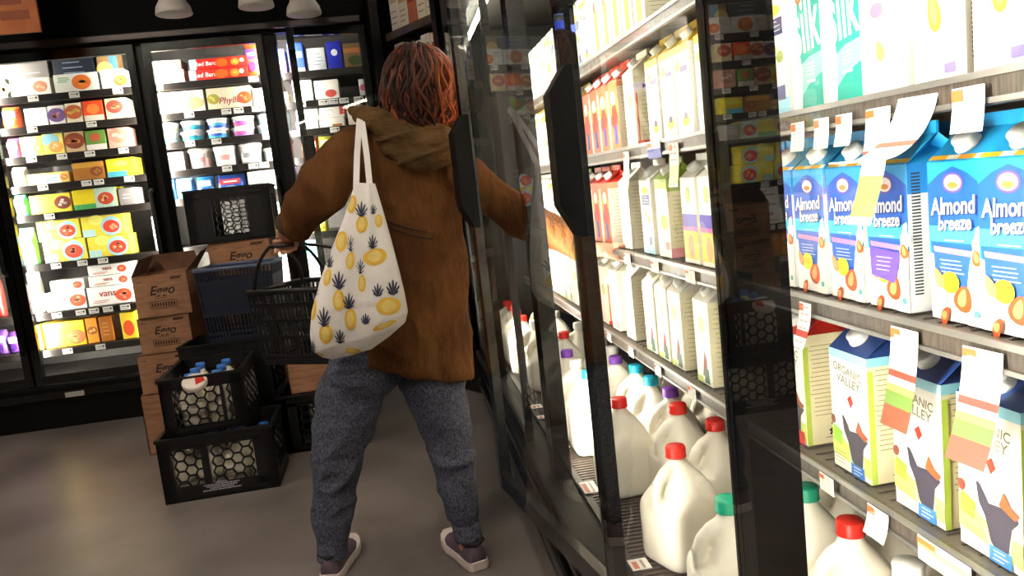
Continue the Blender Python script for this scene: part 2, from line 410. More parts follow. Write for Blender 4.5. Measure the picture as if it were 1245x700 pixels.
fitem('box', 0, 66, 75, 0, 'grey carton standing behind the faded orange meal box', 'food box', 0, '#6a6460', [('s', .1, .4, .9, .8, 2, '#9c9692')], dy=.17, depth=.12)
fitem('bag', 3, 25, 124, 1, 'purple and orange frozen food bag, left end of second shelf', 'food bag', 0, '#e2632c', extra=('#5a2bbf', '#ff8c3a'))
for (x0, x1, yt, lb, base, ar) in ((32, 60, 131, 'white box with grey writing on the second freezer shelf', '#f2f2f2', [('s', .1, .2, .8, .8, 5, '#8c8ea0')]),
        (61, 81, 128, 'white box with purple round dish on the second freezer shelf', '#e9e2e4', [('food', .5, .5, .46, '#6a4a86', '#c07a68')]),
        (82, 102, 125, 'white box with brown pizza picture on the second freezer shelf', '#f2e6cc', [('food', .5, .55, .45, '#c2642e', '#f2c063')]),
        (103, 128, 122, 'red and orange pizza box on the second freezer shelf', '#f04f22', [('r', 0, 0, 1, .3, '#f5e9d8'), ('e', .5, .6, .3, .25, '#ff8a3a')]),
        (130, 156, 119, 'cream box with round meat dish at right end of second shelf', '#f0dcb0', [('food', .45, .6, .4, '#a8483a', '#e0a070')])):
    fitem('box', x0, x1, yt, 1, lb, 'food box', 0, base, ar)
fitem('bag', 9, 26, 168, 2, 'pink frozen food bag, left end of third freezer shelf', 'food bag', 0, '#d2508a', extra=('#f2a0c0', '#ff9a80'))
for (x0, x1, yt, lb, base, ar) in ((27, 54, 166, 'yellow box fading to pale blue on the third shelf', '#f5df62', [('r', .25, 0, .7, 1, '#d9f0ee'), ('food', .8, .4, .25, '#e09a40', '#fff0a0')]),
        (54, 80, 162, 'pale blue and yellow box with waffle picture on the third shelf', '#f3e070', [('e', .4, .7, .4, .3, '#8fc4d6'), ('food', .6, .35, .34, '#e8a24a', '#fff0c0')]),
        (81, 105, 159, 'brown box with large skillet picture on the third shelf', '#d6b890', [('food', .5, .55, .48, '#8c3f22', '#d78548')]),
        (106, 131, 158, 'green topped box with white foot on the third shelf', '#6d9442', [('r', 0, 0, 1, .3, '#f2e8e0'), ('e', .5, .65, .25, .2, '#c25a3a')]),
        (133, 159, 155, 'pinkish box with grain bowl picture at right end of third shelf', '#d9a090', [('food', .5, .6, .45, '#b98570', '#f0e0c8')])):
    fitem('box', x0, x1, yt, 2, lb, 'food box', 0, base, ar)
fitem('bag', 15, 33, 203, 3, 'white frozen food bag, left end of fourth freezer shelf', 'food bag', 0, '#efeadf', extra=('#c8b890', '#e9d9b0'))
for (x0, x1, yt, lb, base, ar) in ((34, 86, 210, 'low yellow and white box with blue lettering band on the fourth shelf', '#f0d67a', [('r', .25, 0, .8, .8, '#f2f4ee'), ('s', .3, .2, .75, .6, 2, '#5aa0b8'), ('food', .88, .5, .35, '#e08a3a', '#f8d080')]),
        (90, 129, 197, 'golden brown box in the middle of the fourth freezer shelf', '#b4742e', [('r', 0, .7, 1, 1, '#d9a040'), ('food', .75, .45, .35, '#96502a', '#c98a40')]),
        (131, 166, 192, 'bright yellow box with sky blue foot at right end of fourth shelf', '#f7dc2e', [('r', 0, 0, .7, .3, '#56bcd6'), ('e', .5, .7, .4, .15, '#fff070')])):
    fitem('box', x0, x1, yt, 3, lb, 'food box', 0, base, ar)
fitem('bag', 18, 33, 234, 4, 'teal frozen food bag, left end of fifth freezer shelf', 'food bag', 0, '#5fd0c8', extra=('#bff0ea', '#2fa99c'))
for (x0, x1, yt, lb, base, ar) in ((38, 89, 236, 'yellow box with chocolate waffles picture on the fifth freezer shelf', '#f6df46', [('food', .8, .5, .45, '#7b3524', '#e8e0d0')]),
        (90, 145, 229, 'yellow and green box with pizza plate on the fifth freezer shelf', '#f5dc1e', [('r', 0, 0, .55, .25, '#4fae62'), ('r', .5, .0, 1, 1, '#bcd8c8'), ('food', .74, .45, .4, '#c84a32', '#f0b070')]),
        (146, 167, 228, 'grey wrapped box at right end of fifth freezer shelf', '#8f8886', [('s', .2, .3, .8, .7, 2, '#c9c4c0')])):
    fitem('box', x0, x1, yt, 4, lb, 'food box', 0, base, ar)
fitem('bag', 27, 46, 277, 5, 'teal and white frozen food bag, left end of sixth freezer shelf', 'food bag', 0, '#7fd6b8', extra=('#f4f4e0', '#f0d070'))
wf = [('e', .35, .8, .35, .25, '#fff27a'), ('r', 0, 0, .3, .35, '#bfe6e2'), ('e', .7, .45, .5, .48, '#a8dcea'), ('food', .7, .42, .4, '#d8452e', '#f5b08a')]
t_ = fitem('box', 55, 108, 291, 5, 'yellow waffle box, lower left of the block of four', 'food box', 0, '#f7df4a', wf, group='yellow boxes with red topped waffles')
t2 = fitem('box', 109, 161, 286, 5, 'yellow waffle box, lower right of the block of four', 'food box', 0, '#f7df4a', wf, group='yellow boxes with red topped waffles')
fitem('box', 47, 100, 267, 5, 'yellow waffle box, upper left of the block of four', 'food box', 0, '#f7df4a', wf, zb=t_+.003, group='yellow boxes with red topped waffles')
fitem('box', 101, 153, 261, 5, 'yellow waffle box, upper right of the block of four', 'food box', 0, '#f7df4a', wf, zb=t2+.003, group='yellow boxes with red topped waffles')
fitem('bag', 34, 54, 322, 6, 'red and white frozen bag, left end of seventh freezer shelf', 'food bag', 0, '#cfcfc4', extra=('#b53028', '#e0a898'))
vn = [('food', .8, .45, .42, '#dd5a38', '#f2a486'), ('t', 'vans', .45, .62, .5, '#b0392c'), ('s', .1, .12, .5, .3, 2, '#d9a89c')]
g6 = 'white waffle boxes on the seventh shelf'
a1 = fitem('box', 57, 107, 354, 6, 'white vans box with waffles, bottom left of the white pile', 'food box', 0, '#f7f3ee', vn, group=g6)
fitem('box', 62, 104, 340, 6, 'white vans box lying on the bottom left box of the pile', 'food box', 0, '#f7f3ee', vn, zb=a1+.003, group=g6)
a1 = fitem('box', 108, 164, 347, 6, 'white vans box, bottom right of the white pile', 'food box', 0, '#f7f3ee', vn, group=g6)
a2 = fitem('box', 108, 162, 334, 6, 'white vans box, second from bottom in right column of the pile', 'food box', 0, '#f7f3ee', vn, zb=a1+.003, group=g6)
fitem('box', 107, 160, 320, 6, 'white vans box on top of the right column of the pile', 'food box', 0, '#f7f3ee', vn, zb=a2+.003, group=g6)
fitem('box', 46, 54, 395, 7, 'thin olive carton, left end of lowest freezer shelf', 'food box', 0, '#8a8a30', [('s', .2, .2, .8, .8, 3, '#d9d36a')])
fitem('box', 56, 107, 391, 7, 'yellow Eggo box with brown waffle on the lowest freezer shelf', 'food box', 0, '#f8c51e', [('r', 0, .75, 1, 1, '#ffd83a'), ('t', 'Eggo', .3, .62, .4, '#d03a22', .2), ('food', .76, .35, .38, '#b86a34', '#e9a860')])
fitem('box', 108, 122, 386, 7, 'narrow orange box side beside the yellow waffle box, lowest shelf', 'food box', 0, '#e8962a', [('food', .5, .5, .2, '#a0521e', '#f0c060')])
fitem('box', 124, 140, 384, 7, 'dark orange carton at right end of the lowest shelf', 'food box', 0, '#b0691e', [('s', .2, .2, .8, .8, 4, '#e0a050')])
fitem('box', 150, 168, 379, 7, 'yellow box peeping out left of the brown cardboard boxes', 'food box', 0, '#f3d436', [('e', .5, .4, .2, .3, '#e4552e')])
# ---- far-left bay slivers
for k, (lb, c, c2, c3) in enumerate((('purple frozen vegetable bag in the leftmost bay, lowest shelf', '#7a4fa8', '#d9c0f0', '#4f2a86'), ('purple frozen vegetable bag behind the leftmost one', '#6b3f9c', '#e0d0f4', '#40207a'))):
    fitem('bag', -6+k*17, 10+k*17, 402+k*2, 7, lb, 'food bag', 0, c, extra=(c2, c3))
fitem('bag', -14, 6, 340, 6, 'dark red frozen bag in the leftmost bay', 'food bag', 0, '#6d2a24', extra=('#c0b0a0', '#9a3a2c'))
fitem('bag', -16, 2, 290, 5, 'dark green frozen bag in the leftmost bay', 'food bag', 0, '#27503c', extra=('#70a080', '#a8c070'))
# ---- middle door
b_ = fitem('box', 173, 226, 86, 0, 'white tray pack with beige food at left of top shelf, middle door', 'food box', 1, '#efe7da', [('r', 0, 0, 1, .35, '#fffdf6'), ('food', .25, .65, .25, '#c9562c', '#e0b090'), ('s', .4, .5, .9, .85, 3, '#8c8880')])
fitem('box', 173, 222, 74, 0, 'grey packet lying on the beige food tray, middle door', 'food box', 1, '#7b746c', [('s', .1, .2, .9, .8, 3, '#b8b0a4')], zb=b_+.002)
rb = [('r', 0, 0, .12, 1, '#9fb4c4'), ('t', 'Red Baron', .3, .5, .55, '#ffffff', .1), ('e', .55, .5, .6, .4, '#f06a1e'), ('food', .78, .5, .42, '#e88a2a', '#f8c050'), ('e', .9, .6, .2, .2, '#f6e6d0')]
b_ = fitem('box', 230, 303, 83, 0, 'lower of two long red pizza boxes, top shelf', 'food box', 1, '#e42a20', rb, group='stacked red pizza boxes')
fitem('box', 230, 303, 70, 0, 'upper of two long red pizza boxes, top shelf', 'food box', 1, '#e42a20', rb, zb=b_+.002, group='stacked red pizza boxes')
fitem('bag', 300, 318, 50, 0, 'tall orange and violet bag beside the red pizza boxes', 'food bag', 1, '#b8602a', extra=('#4f36b8', '#5a2fc0'), dy=.02)
fitem('box', 175, 189, 113, 1, 'small pink and white carton, left of second shelf, middle door', 'food box', 1, '#f4e8ee', [('e', .5, .6, .3, .25, '#d65aa8')])
fitem('box', 194, 251, 108, 1, 'white box with peach picture, second shelf, middle door', 'food box', 1, '#f6efe4', [('e', .75, .4, .5, .3, '#f3a878'), ('r', .08, .7, .8, .82, '#d98a8a'), ('r', 0, 0, .15, 1, '#f4efb8')])
fitem('box', 253, 308, 103, 1, 'beige box lettered Phyllo, second shelf, middle door', 'food box', 1, '#e4d9bc', [('food', .14, .5, .3, '#a8a040', '#d9c870'), ('food', .85, .45, .36, '#c8502a', '#e89a60'), ('t', 'Phyllo', .5, .38, .42, '#9c3a4a', .3)])
fitem('box', 309, 328, 107, 1, 'plain white box right of the Phyllo box', 'food box', 1, '#f6f4f0', [('s', .2, .2, .8, .7, 2, '#c6d0d6')])
fitem('box', 176, 186, 150, 2, 'narrow white carton at left of the tub shelf', 'food box', 1, '#e8ddd6', [('s', .2, .2, .8, .8, 4, '#b06a5a')])
gT = 'small stacked tubs of whipped topping'
for i, (x0, x1, c1, c2, ds) in enumerate(((187, 216, '#86c8d6', '#dfe8b0', 'pale teal'), (218, 248, '#36b4c8', '#1f8fb8', 'turquoise'), (250, 278, '#3aa8d8', '#2a4fc0', 'blue'), (280, 309, '#b060c8', '#e060a8', 'purple'), (312, 335, '#bfe0ec', '#8fd0c8', 'pale blue'))):
    yt = 164-(i*2.6); tp = fitem('tub', x0, x1, yt-2, 2, 'white tub with %s print, bottom of its pair on the third shelf' % ds, 'tub', 1, '#f4f6f8', extra=(c1, c2), group=gT)
    fitem('tub', x0, x1, yt-20, 2, 'white tub with %s print, top of its pair on the third shelf' % ds, 'tub', 1, '#f4f6f8', extra=(c2, c1), zb=tp+.002, group=gT)
fitem('box', 187, 226, 186, 3, 'white carton with red specks, left of fourth shelf, middle door', 'food box', 1, '#f0e6e2', [('e', .4, .5, .3, .3, '#e8a8a0'), ('s', .1, .2, .9, .8, 4, '#d8b4b0')])
fitem('tub', 229, 258, 179, 3, 'small pink printed tub on the fourth shelf', 'tub', 1, '#f6ecea', extra=('#f3c6c6', '#d88a8a'))
fitem('tub', 259, 289, 172, 3, 'large white tub with one red mark on the fourth shelf', 'tub', 1, '#fbf6f2', extra=('#f7e4e0', '#e8a09a'))
fitem('tub', 290, 319, 170, 3, 'large white tub with grey marks on the fourth shelf', 'tub', 1, '#f8f6f4', extra=('#ecebea', '#9aa0a8'))
fitem('tub', 320, 342, 180, 3, 'small white tub at right end of the fourth shelf', 'tub', 1, '#f8f6f4', extra=('#e8e8ee', '#c0c8d8'))
for i, (x0, x1, yt, c, c2, c3, ds) in enumerate(((190, 214, 216, '#3f6fc8', '#dfeaf8', '#7fb0e8', 'blue ice bag with pale window'), (215, 238, 213, '#6fa6e0', '#f2f6fa', '#2f56b0', 'light blue frosted bag'), (240, 262, 214, '#3c86cc', '#d9f0f8', '#20489a', 'mid blue bag with white band'), (264, 300, 212, '#3460c0', '#d95060', '#9ac0f0', 'blue bag with red band'))):
    fitem('bag', x0, x1, yt, 4, ds+' on the fifth shelf, middle door', 'food bag', 1, c, extra=(c2, c3))
fitem('box', 303, 342, 207, 4, 'white carton right of the blue bags, fifth shelf', 'food box', 1, '#f2efe8', [('s', .1, .2, .9, .8, 5, '#b8b4ac')])
fitem('box', 190, 212, 262, 5, 'tall pale blue carton left behind the black crate', 'food box', 1, '#cfe4ee', [('r', 0, .4, 1, .6, '#f4f4f4')])
fitem('box', 318, 346, 246, 5, 'tall pale teal carton right behind the black crate', 'food box', 1, '#dcebe6', [('s', .1, .2, .9, .8, 5, '#8ac0b8')])
fitem('box', 190, 225, 330, 6, 'white carton behind the brown cardboard flaps', 'food box', 1, '#eeeae0', [('s', .1, .2, .9, .8, 5, '#a0a8b0')])
fitem('box', 322, 352, 300, 6, 'white carton seen just below the hand', 'food box', 1, '#f3efe6', [('s', .1, .2, .9, .8, 4, '#c0b8a8')])
# ---- third bay
fitem('box', 338, 349, 60, 0, 'white and red carton between the two black door posts, top shelf', 'food box', 2, '#e9e0e2', [('r', 0, .2, 1, .4, '#c83a3a'), ('r', 0, .55, 1, 1, '#3c58c0')])
fitem('box', 353, 372, 52, 0, 'blue carton left on the top shelf of third bay', 'food box', 2, '#2846c4', [('r', .1, .5, .9, .7, '#8ab0f0'), ('r', 0, 0, 1, .15, '#b0a090')])
fitem('box', 376, 398, 58, 0, 'pale grey carton in the middle of third bay, top shelf', 'food box', 2, '#c4c8cc', [('s', .1, .2, .9, .8, 4, '#8890a0')])
fitem('box', 400, 418, 50, 0, 'deep blue carton with white dot, third bay top shelf', 'food box', 2, '#2230c0', [('e', .5, .6, .12, .12, '#ffffff')])
fitem('box', 420, 442, 52, 0, 'orange and olive carton, third bay top shelf', 'food box', 2, '#9a7a50', [('r', 0, .6, 1, .8, '#d98a4a'), ('e', .6, .3, .3, .2, '#55682c')])
fitem('box', 343, 351, 112, 1, 'narrow cream carton between the two black posts, second shelf', 'food box', 2, '#efe6b8', [('s', .2, .1, .8, .9, 5, '#c0b070')])
fitem('box', 358, 382, 96, 1, 'pale box left on the second shelf of third bay', 'food box', 2, '#d9d2c8', [('s', .1, .3, .9, .7, 3, '#9a948c')])
fitem('box', 384, 414, 97, 1, 'white box with red spot on the second shelf of third bay', 'food box', 2, '#f2ede6', [('e', .65, .3, .3, .2, '#d8574a')])
fitem('box', 438, 448, 96, 1, 'white box with pink mark beside the hair, second shelf', 'food box', 2, '#f4efee', [('e', .5, .5, .2, .2, '#e07080')])
fitem('box', 345, 352, 135, 2, 'pale blue carton between the two black posts', 'food box', 2, '#cfe6f4', [('r', 0, 0, 1, .3, '#f6f6f6')])
t_ = fitem('box', 361, 388, 147, 2, 'white box with blue print, third shelf of third bay, lower', 'food box', 2, '#f2efec', [('s', .1, .2, .9, .8, 3, '#d9b0a0')])
fitem('box', 361, 388, 130, 2, 'white box with blue print, stacked on top, third shelf', 'food box', 2, '#f2efec', [('s', .5, .2, .9, .8, 3, '#9cb0d8')], zb=t_+.002)
t_ = fitem('box', 389, 420, 143, 2, 'white box with brown fold, third shelf of third bay, lower', 'food box', 2, '#f4ece2', [('r', .5, 0, .9, .3, '#b0703a')])
fitem('box', 389, 420, 125, 2, 'white box with red corner, stacked, third shelf of third bay', 'food box', 2, '#f4ece2', [('r', .8, .2, 1, 1, '#c84a3a'), ('s', .1, .2, .6, .8, 3, '#a8b0b8')], zb=t_+.002)
fitem('box', 424, 444, 120, 2, 'orange and white box above the left shoulder', 'food box', 2, '#f4e4d6', [('r', 0, .7, .5, 1, '#e8924a'), ('e', .9, .7, .3, .2, '#e8702a')])
fitem('bag', 346, 355, 175, 3, 'orange bag sliver between the two black posts', 'food bag', 2, '#e8924a', extra=('#f4f0e8', '#7050a0'))
fitem('bag', 373, 388, 167, 3, 'red and white bag beside the sleeve', 'food bag', 2, '#d8342c', extra=('#f0d8d0', '#a02018'))
fitem('bag', 389, 408, 158, 3, 'yellow green bag beside the shoulder', 'food bag', 2, '#c6c04a', extra=('#e8e0b0', '#7a8a2a'))
fitem('bag', 350, 362, 200, 4, 'purple bag sliver beside the sleeve, fifth shelf', 'food bag', 2, '#8a60b0', extra=('#f0f0f0', '#d8b0e0'))
fitem('bag', 374, 400, 262, 5, 'bright yellow green bag under the raised arm', 'food bag', 2, '#d2cf3c', extra=('#f0eec0', '#8fae3a'))
fitem('box', 352, 368, 300, 6, 'white and red carton beside the basket handle', 'food box', 2, '#f4efec', [('r', .3, .3, .8, .6, '#d84a3a')])
fitem('box', 370, 392, 285, 6, 'teal topped white carton left of the tote bag', 'food box', 2, '#eef2ee', [('r', 0, .6, 1, 1, '#4fb4a0')])

# ------------------------------------------------------------------ angled corner case
CA = Vector((-.055, 5.1, 0)); CB = Vector((.335, 4.42, 0)); CL = (CB-CA).length
def corner():
    t = empty('corner_case', CA, math.atan2(CB.y-CA.y, CB.x-CA.x))
    tag(t, 'angled open cooler case in the corner beyond the woman', 'cooler case')
    def part(name, fn):
        q = MB(); fn(q); return q.build(name, t)
    part('base', lambda q: q.box((0.03, .02, 0), (CL-.03, .3, .3), BLACK, bev=.01))
    part('back_panel', lambda q: q.box((.03, .52, .3), (CL-.03, .55, 2.9), mat('#8e877e', .6)))
    part('post', lambda q: q.box((.0, -.01, .3), (.05, .05, 2.95), BLACK))
    part('post', lambda q: q.box((CL-.06, -.01, .3), (CL-.01, .05, 2.95), BLACK))
    part('header', lambda q: q.box((0.0, -.02, 2.72), (CL-.0, .2, 2.95), BLACK))
    for z in (2.2, 1.86, 1.5, 1.15, .8, .45):
        part('shelf', lambda q: (q.box((.06, .1, z-.03), (CL-.07, .5, z-.01), TRAY), q.box((.06, .08, z-.045), (CL-.07, .1, z), RAIL)))
    LED = mat('#fff6ea', .5, var=0, emit=16)
    part('light_tube', lambda q: q.tube([(.08, .06, 2.66), (CL-.09, .06, 2.66)], .013, LED, 8))
    k = 0
    for z, its in ((2.2, (('#efe8da', '#c8b490', .34, 'cream'), ('#e8dcc8', '#c8a070', .3, 'beige'), ('#c26a48', '#8c3a28', .26, 'terracotta'), ('#f0e6cc', '#d8b070', .36, 'ivory'), ('#ece4d0', '#cf9a60', .38, 'buff'), ('#f1ead8', '#b08a60', .4, 'oat'))),
                   (1.86, (('#f2ede0', '#3040b8', .27, 'white and blue'), ('#3a48c4', '#e8e8f4', .25, 'royal blue'), ('#efe6d6', '#d87a40', .24, 'cream and orange'), ('#f3efe4', '#a0b060', .26, 'white and green'), ('#ead8c0', '#c85a3a', .25, 'tan'), ('#f0ebe0', '#8090b0', .27, 'white and slate')))):
        for i, (c, c2, h, ds) in enumerate(its):
            w = (CL-.16)/6*.93
            o = fbox('drink_carton', w, h, .12, c, [('r', .1, .5, .9, .8, c2), ('s', .1, .1, .9, .4, 3, '#8c8478'), ('e', .5, .65, .08, .06, '#ffffff')])
            p = CA+(CB-CA).normalized()*(.085+(i+.5)*(CL-.16)/6); n_ = Vector((-(CB-CA).normalized().y, (CB-CA).normalized().x, 0))
            o.location = (p.x+n_.x*.115, p.y+n_.y*.115, z); o.rotation_euler = (0, 0, t.rotation_euler.z)
            tag(o, '%s tall carton on the %s shelf of the angled corner case' % (ds, 'upper' if z > 2 else 'lower'), 'carton')
corner()

# ------------------------------------------------------------------ dairy case along the right (faces -X)
DX = .36; SX = .65
DZ = [1.55, 1.263, .966, .678]
DECK = .31
MULL = [(-.04, .04, .36, .41), (.80, .88, .36, .41), (1.50, 1.525, .36, .37), (2.235, 2.335, .36, .41), (3.50, 3.62, .36, .385), (4.18, 4.28, .36, .41)]
def dairy():
    t = empty('dairy_case', (DX, 2, 0)); tag(t, 'long dairy cooler case with glass doors along the right side of the aisle', 'cooler case')
    off = Vector((DX, 2, 0))
    def part(name, fn, par=None, M=None):
        q = MB(); fn(q); q.v = [(v if M is None else M @ v)-off for v in q.v]; return q.build(name, par or t)
    Y0, Y1 = -.5, 4.3
    def cab(q):
        q.box((1.13, Y0, 0), (1.2, Y1, 2.3), mat('#a59e92', .6)); q.box((DX+.01, Y0-.04, 0), (1.2, Y0, 2.3), BLACK); q.box((DX+.05, Y1, 0), (1.2, Y1+.04, 2.3), mat('#141212', .5))
        q.box((DX+.02, Y0, 2.02), (1.2, Y1, 2.3), mat('#2a2826', .5))
        q.box((DX+.0, Y0, 0), (DX+.05, Y1, DECK-.03), mat('#070606', .6, spec=.2))
    part('body', cab)
    part('header', lambda q: q.box((DX-.02, Y0, 2.0), (DX+.06, Y1, 2.5), BLACK, bev=.01))
    part('kick_plate', lambda q: (q.box((DX-.03, Y0, 0), (DX, Y1, .09), BLACK), q.box((DX-.055, Y0, .10), (DX, Y1, .15), mat('#1c1a1b', .25, .3), bev=.012), q.box((DX-.045, Y0, .2), (DX, Y1, .225), mat('#1c1a1b', .22, .3), bev=.008)))
    part('bottom_sill', lambda q: q.box((DX-.045, Y0, .255), (DX+.05, Y1, DECK-.01), mat('#070606', .6, spec=.2), bev=.01))
    def deck(q):
        q.box((DX+.05, Y0, DECK-.03), (1.12, Y1, DECK-.004), mat('#2a2422', .5))
        n = int((Y1-.5)/.02)
        for i in range(n):
            y = .55+i*.02; q.box((DX+.07, y, DECK-.004), (.60, y+.008, DECK), mat('#4c423d', .45))
    part('deck_grille', deck)
    for (a, b, x0, x1) in MULL:
        part('mullion', lambda q: q.box((x0, a, DECK-.02), (x1, b, 2.02), GLOSSBLACK))
    LED = mat('#fff3e0', .5, var=0, emit=62)
    for (a, b, x0, x1) in MULL[:5]:
        part('light_strip', lambda q: q.box((x1+.0005, a+(.011 if b-a < .06 else .04), .34), (x1+.0015, b-.002, 1.98), LED))
    LED = mat('#fff3e0', .5, var=0, emit=36)
    part('light_tube', lambda q: q.tube([(.46, Y0+.1, 1.97), (.46, Y1-.1, 1.97)], .012, LED, 8))
    for z in DZ:
        def sh(q, z=z):
            q.box((SX, Y0, z-.018), (1.12, Y1, z-.003), mat('#5f5852', .5)); q.box((SX-.012, Y0, z-.036), (SX, Y1, z), RAIL, bev=.003)
            q.box((SX-.016, Y0, z-.034), (SX-.012, Y1, z-.028), STEEL); q.box((SX-.016, Y0, z-.006), (SX-.012, Y1, z+.002), STEEL)
            n = int(4.2/.03)
            for i in range(n): q.box((SX+.01, .0+i*.03, z-.003), (1.1, .004+i*.03, z), WIRE)
        part('shelf', sh)
    # doors: outer glass face flush over a black frame, hinged at the near side
    def door(y0, y1, rot=0, hfar=True):
        d = empty('door', (0, 0, 0)); d.parent = t
        Mr = Matrix.Translation((.345, y0, 0)) @ Matrix.Rotation(rot, 4, 'Z'); w = y1-y0; s0, s1 = .02, .032
        def fr(q):
            q.box((-.010, 0, .30), (.015, s0, 2.0), GLOSSBLACK); q.box((-.010, w-s1, .30), (.015, w, 2.0), GLOSSBLACK)
            q.box((-.010, s0, .30), (.015, w-s1, .345), GLOSSBLACK); q.box((-.010, s0, 1.955), (.015, w-s1, 2.0), GLOSSBLACK)
        part('door_frame', fr, d, Mr)
        part('door_glass', lambda q: q.box((-.0155, 0, .30), (-.011, w, 2.0), GLASS), d, Mr)
        def hd(q):
            pr = [(-.016, 1.395), (-.03, 1.395), (-.062, 1.35), (-.062, 1.15), (-.03, 1.09), (-.016, 1.09)]
            yb, ya = (w-.115, w-.055) if hfar else (.055, .115)
            n = len(pr); vs = [(x_, ya, z_) for x_, z_ in pr]+[(x_, yb, z_) for x_, z_ in pr]
            q.add(vs, [tuple(range(n)), tuple(range(2*n-1, n-1, -1))]+[(i, i+n, (i+1) % n+n, (i+1) % n) for i in range(n)], mat('#050405', .5, spec=.2))
        part('handle', hd, d, Mr)
    door(.03, .797, 0, False); door(.802, 1.497); door(1.508, 2.262, math.radians(10.7)); door(2.62, 3.555); door(3.565, 4.2)
dairy()

# ------------------------------------------------------------------ dairy products
def carton(name, base, side, gable, cap, front, sidea, w=.092, d=.094, h=.2, strip=None):
    q = MB(); B = mat(base, .42); S = mat(side, .45); G = mat(gable, .42)
    q.add([(-w/2,0,0),(w/2,0,0),(w/2,d,0),(-w/2,d,0),(-w/2,0,h),(w/2,0,h),(w/2,d,h),(-w/2,d,h)], [(0,3,2,1),(0,1,5,4),(2,3,7,6)], B)
    q.add([(w/2,0,0),(w/2,d,0),(w/2,d,h),(w/2,0,h),(-w/2,0,0),(-w/2,d,0),(-w/2,d,h),(-w/2,0,h)], [(0,1,2,3),(4,7,6,5)], S)
    g = .037; f = .016; e = .002; i_ = .018
    q.add([(-w/2,0,h),(w/2,0,h),(w/2,d/2-e,h+g),(-w/2,d/2-e,h+g),(-w/2,d,h),(w/2,d,h),(w/2,d/2+e,h+g),(-w/2,d/2+e,h+g)], [(0,1,2,3),(5,4,7,6)], G)
    for s in (1, -1):
        q.add([(s*w/2,0,h),(s*w/2,d,h),(s*w/2,d/2+e,h+g),(s*w/2,d/2-e,h+g),(s*(w/2-i_),d/2,h+g*.6)], [(0,4,3) if s > 0 else (3,4,0),(1,2,4) if s > 0 else (4,2,1),(0,1,4) if s > 0 else (4,1,0)], G)
    q.box((-w/2, d/2-e, h+g), (w/2, d/2+e, h+g+f), G)
    lay = 0
    for face, arts in (('f', front), ('s', sidea)):
        lay = 0
        for a in arts:
            lay += 1; F = FF(-w/2, 0, 0, lay) if face == 'f' else FS(w/2, 0, 0, lay)
            W_ = w if face == 'f' else d; k = a[0]
            c = mat(a[8] if k == 't' else a[-1], .45)
            if k == 'r': rect(q, F, a[1]*W_, a[2]*h, a[3]*W_, a[4]*h, c)
            elif k == 'p': q.poly([(u*W_, v*h, 0) for u, v in a[1]], c, F)
            elif k == 'e': ell(q, F, a[1]*W_, a[2]*h, a[3]*W_, a[4]*h, c, rot=a[5] if len(a) > 6 else 0)
            elif k == 'alm':
                drop(q, F, a[1]*W_, a[2]*h, a[3]*W_, a[4]*h, c, a[5])
                drop(q, F @ Matrix.Translation((0, 0, .00008)), a[1]*W_-.001, a[2]*h+.001, a[3]*W_*.45, a[4]*h*.7, mat('#f0a060', .45), a[5])
            elif k == 't': q.text(a[1], a[4]*h, c, F @ Matrix.Translation((a[2]*W_, a[3]*h, 0)) @ Matrix.Rotation(a[7], 4, 'Z'), shear=a[5], bold=a[6], sx=a[9] if len(a) > 9 else 1)
            elif k == 's': strokes(q, F, a[1]*W_, a[2]*h, a[3]*W_, a[4]*h, a[5], c, seed=int(a[1]*100+a[2]*100+a[5]))
            elif k == 'bar':
                for j in range(a[5]): v = a[2]+(a[4]-a[2])*j/a[5]; rect(q, F, a[1]*W_, v*h, a[3]*W_, (v+(a[4]-a[2])/a[5]*.5)*h, c)
            elif k == 'rec':      # three-arrow recycling triangle
                for j in range(3):
                    an = PI/2+j*2*PI/3; R_ = Matrix.Rotation(an, 4, 'Z'); T = F @ Matrix.Translation((a[1]*W_, a[2]*h, 0)) @ R_
                    r_ = a[3]*W_; rect(q, T, -r_*.25, -r_*.8, r_*.0, r_*.3, c); q.poly([(-r_*.45, r_*.25, 0), (r_*.2, r_*.25, 0), (-r_*.12, r_*.7, 0)][::1], c, T)
    if strip:
        # printed ribbon on the lower edge of the sloped top
        sl = Vector((0, d/2, g)).normalized(); up = Vector((0, -g, d/2)).normalized()*.0006
        for (u0, u1, v0, v1, c) in strip:
            pts = [Vector((u*w-w/2, 0, h))+sl*v+up for u, v in ((u0, v0), (u1, v0), (u1, v1), (u0, v1))]
            q.add(pts, [(0, 1, 2, 3)], mat(c, .45))
    o = q.build(name)
    if cap:
        q2 = MB(); prof = [(.0165, -.002), (.0165, .003), (.0145, .004), (.0145, .013), (.0135, .015), (.0, .0152)]
        q2.lathe(prof, mat(cap, .35), 18); sl_a = math.atan2(g, d/2)
        T = Matrix.Translation((0, d*.24, h+g*.50)) @ Matrix.Rotation(sl_a, 4, 'X'); q2.v = [T @ v for v in q2.v]
        q2.build('cap', o)
    return Proto(o)
TXT = '#8a7f60'
def sidetxt(c=TXT): return [('s', .1, .1, .9, .95, 16, c)]
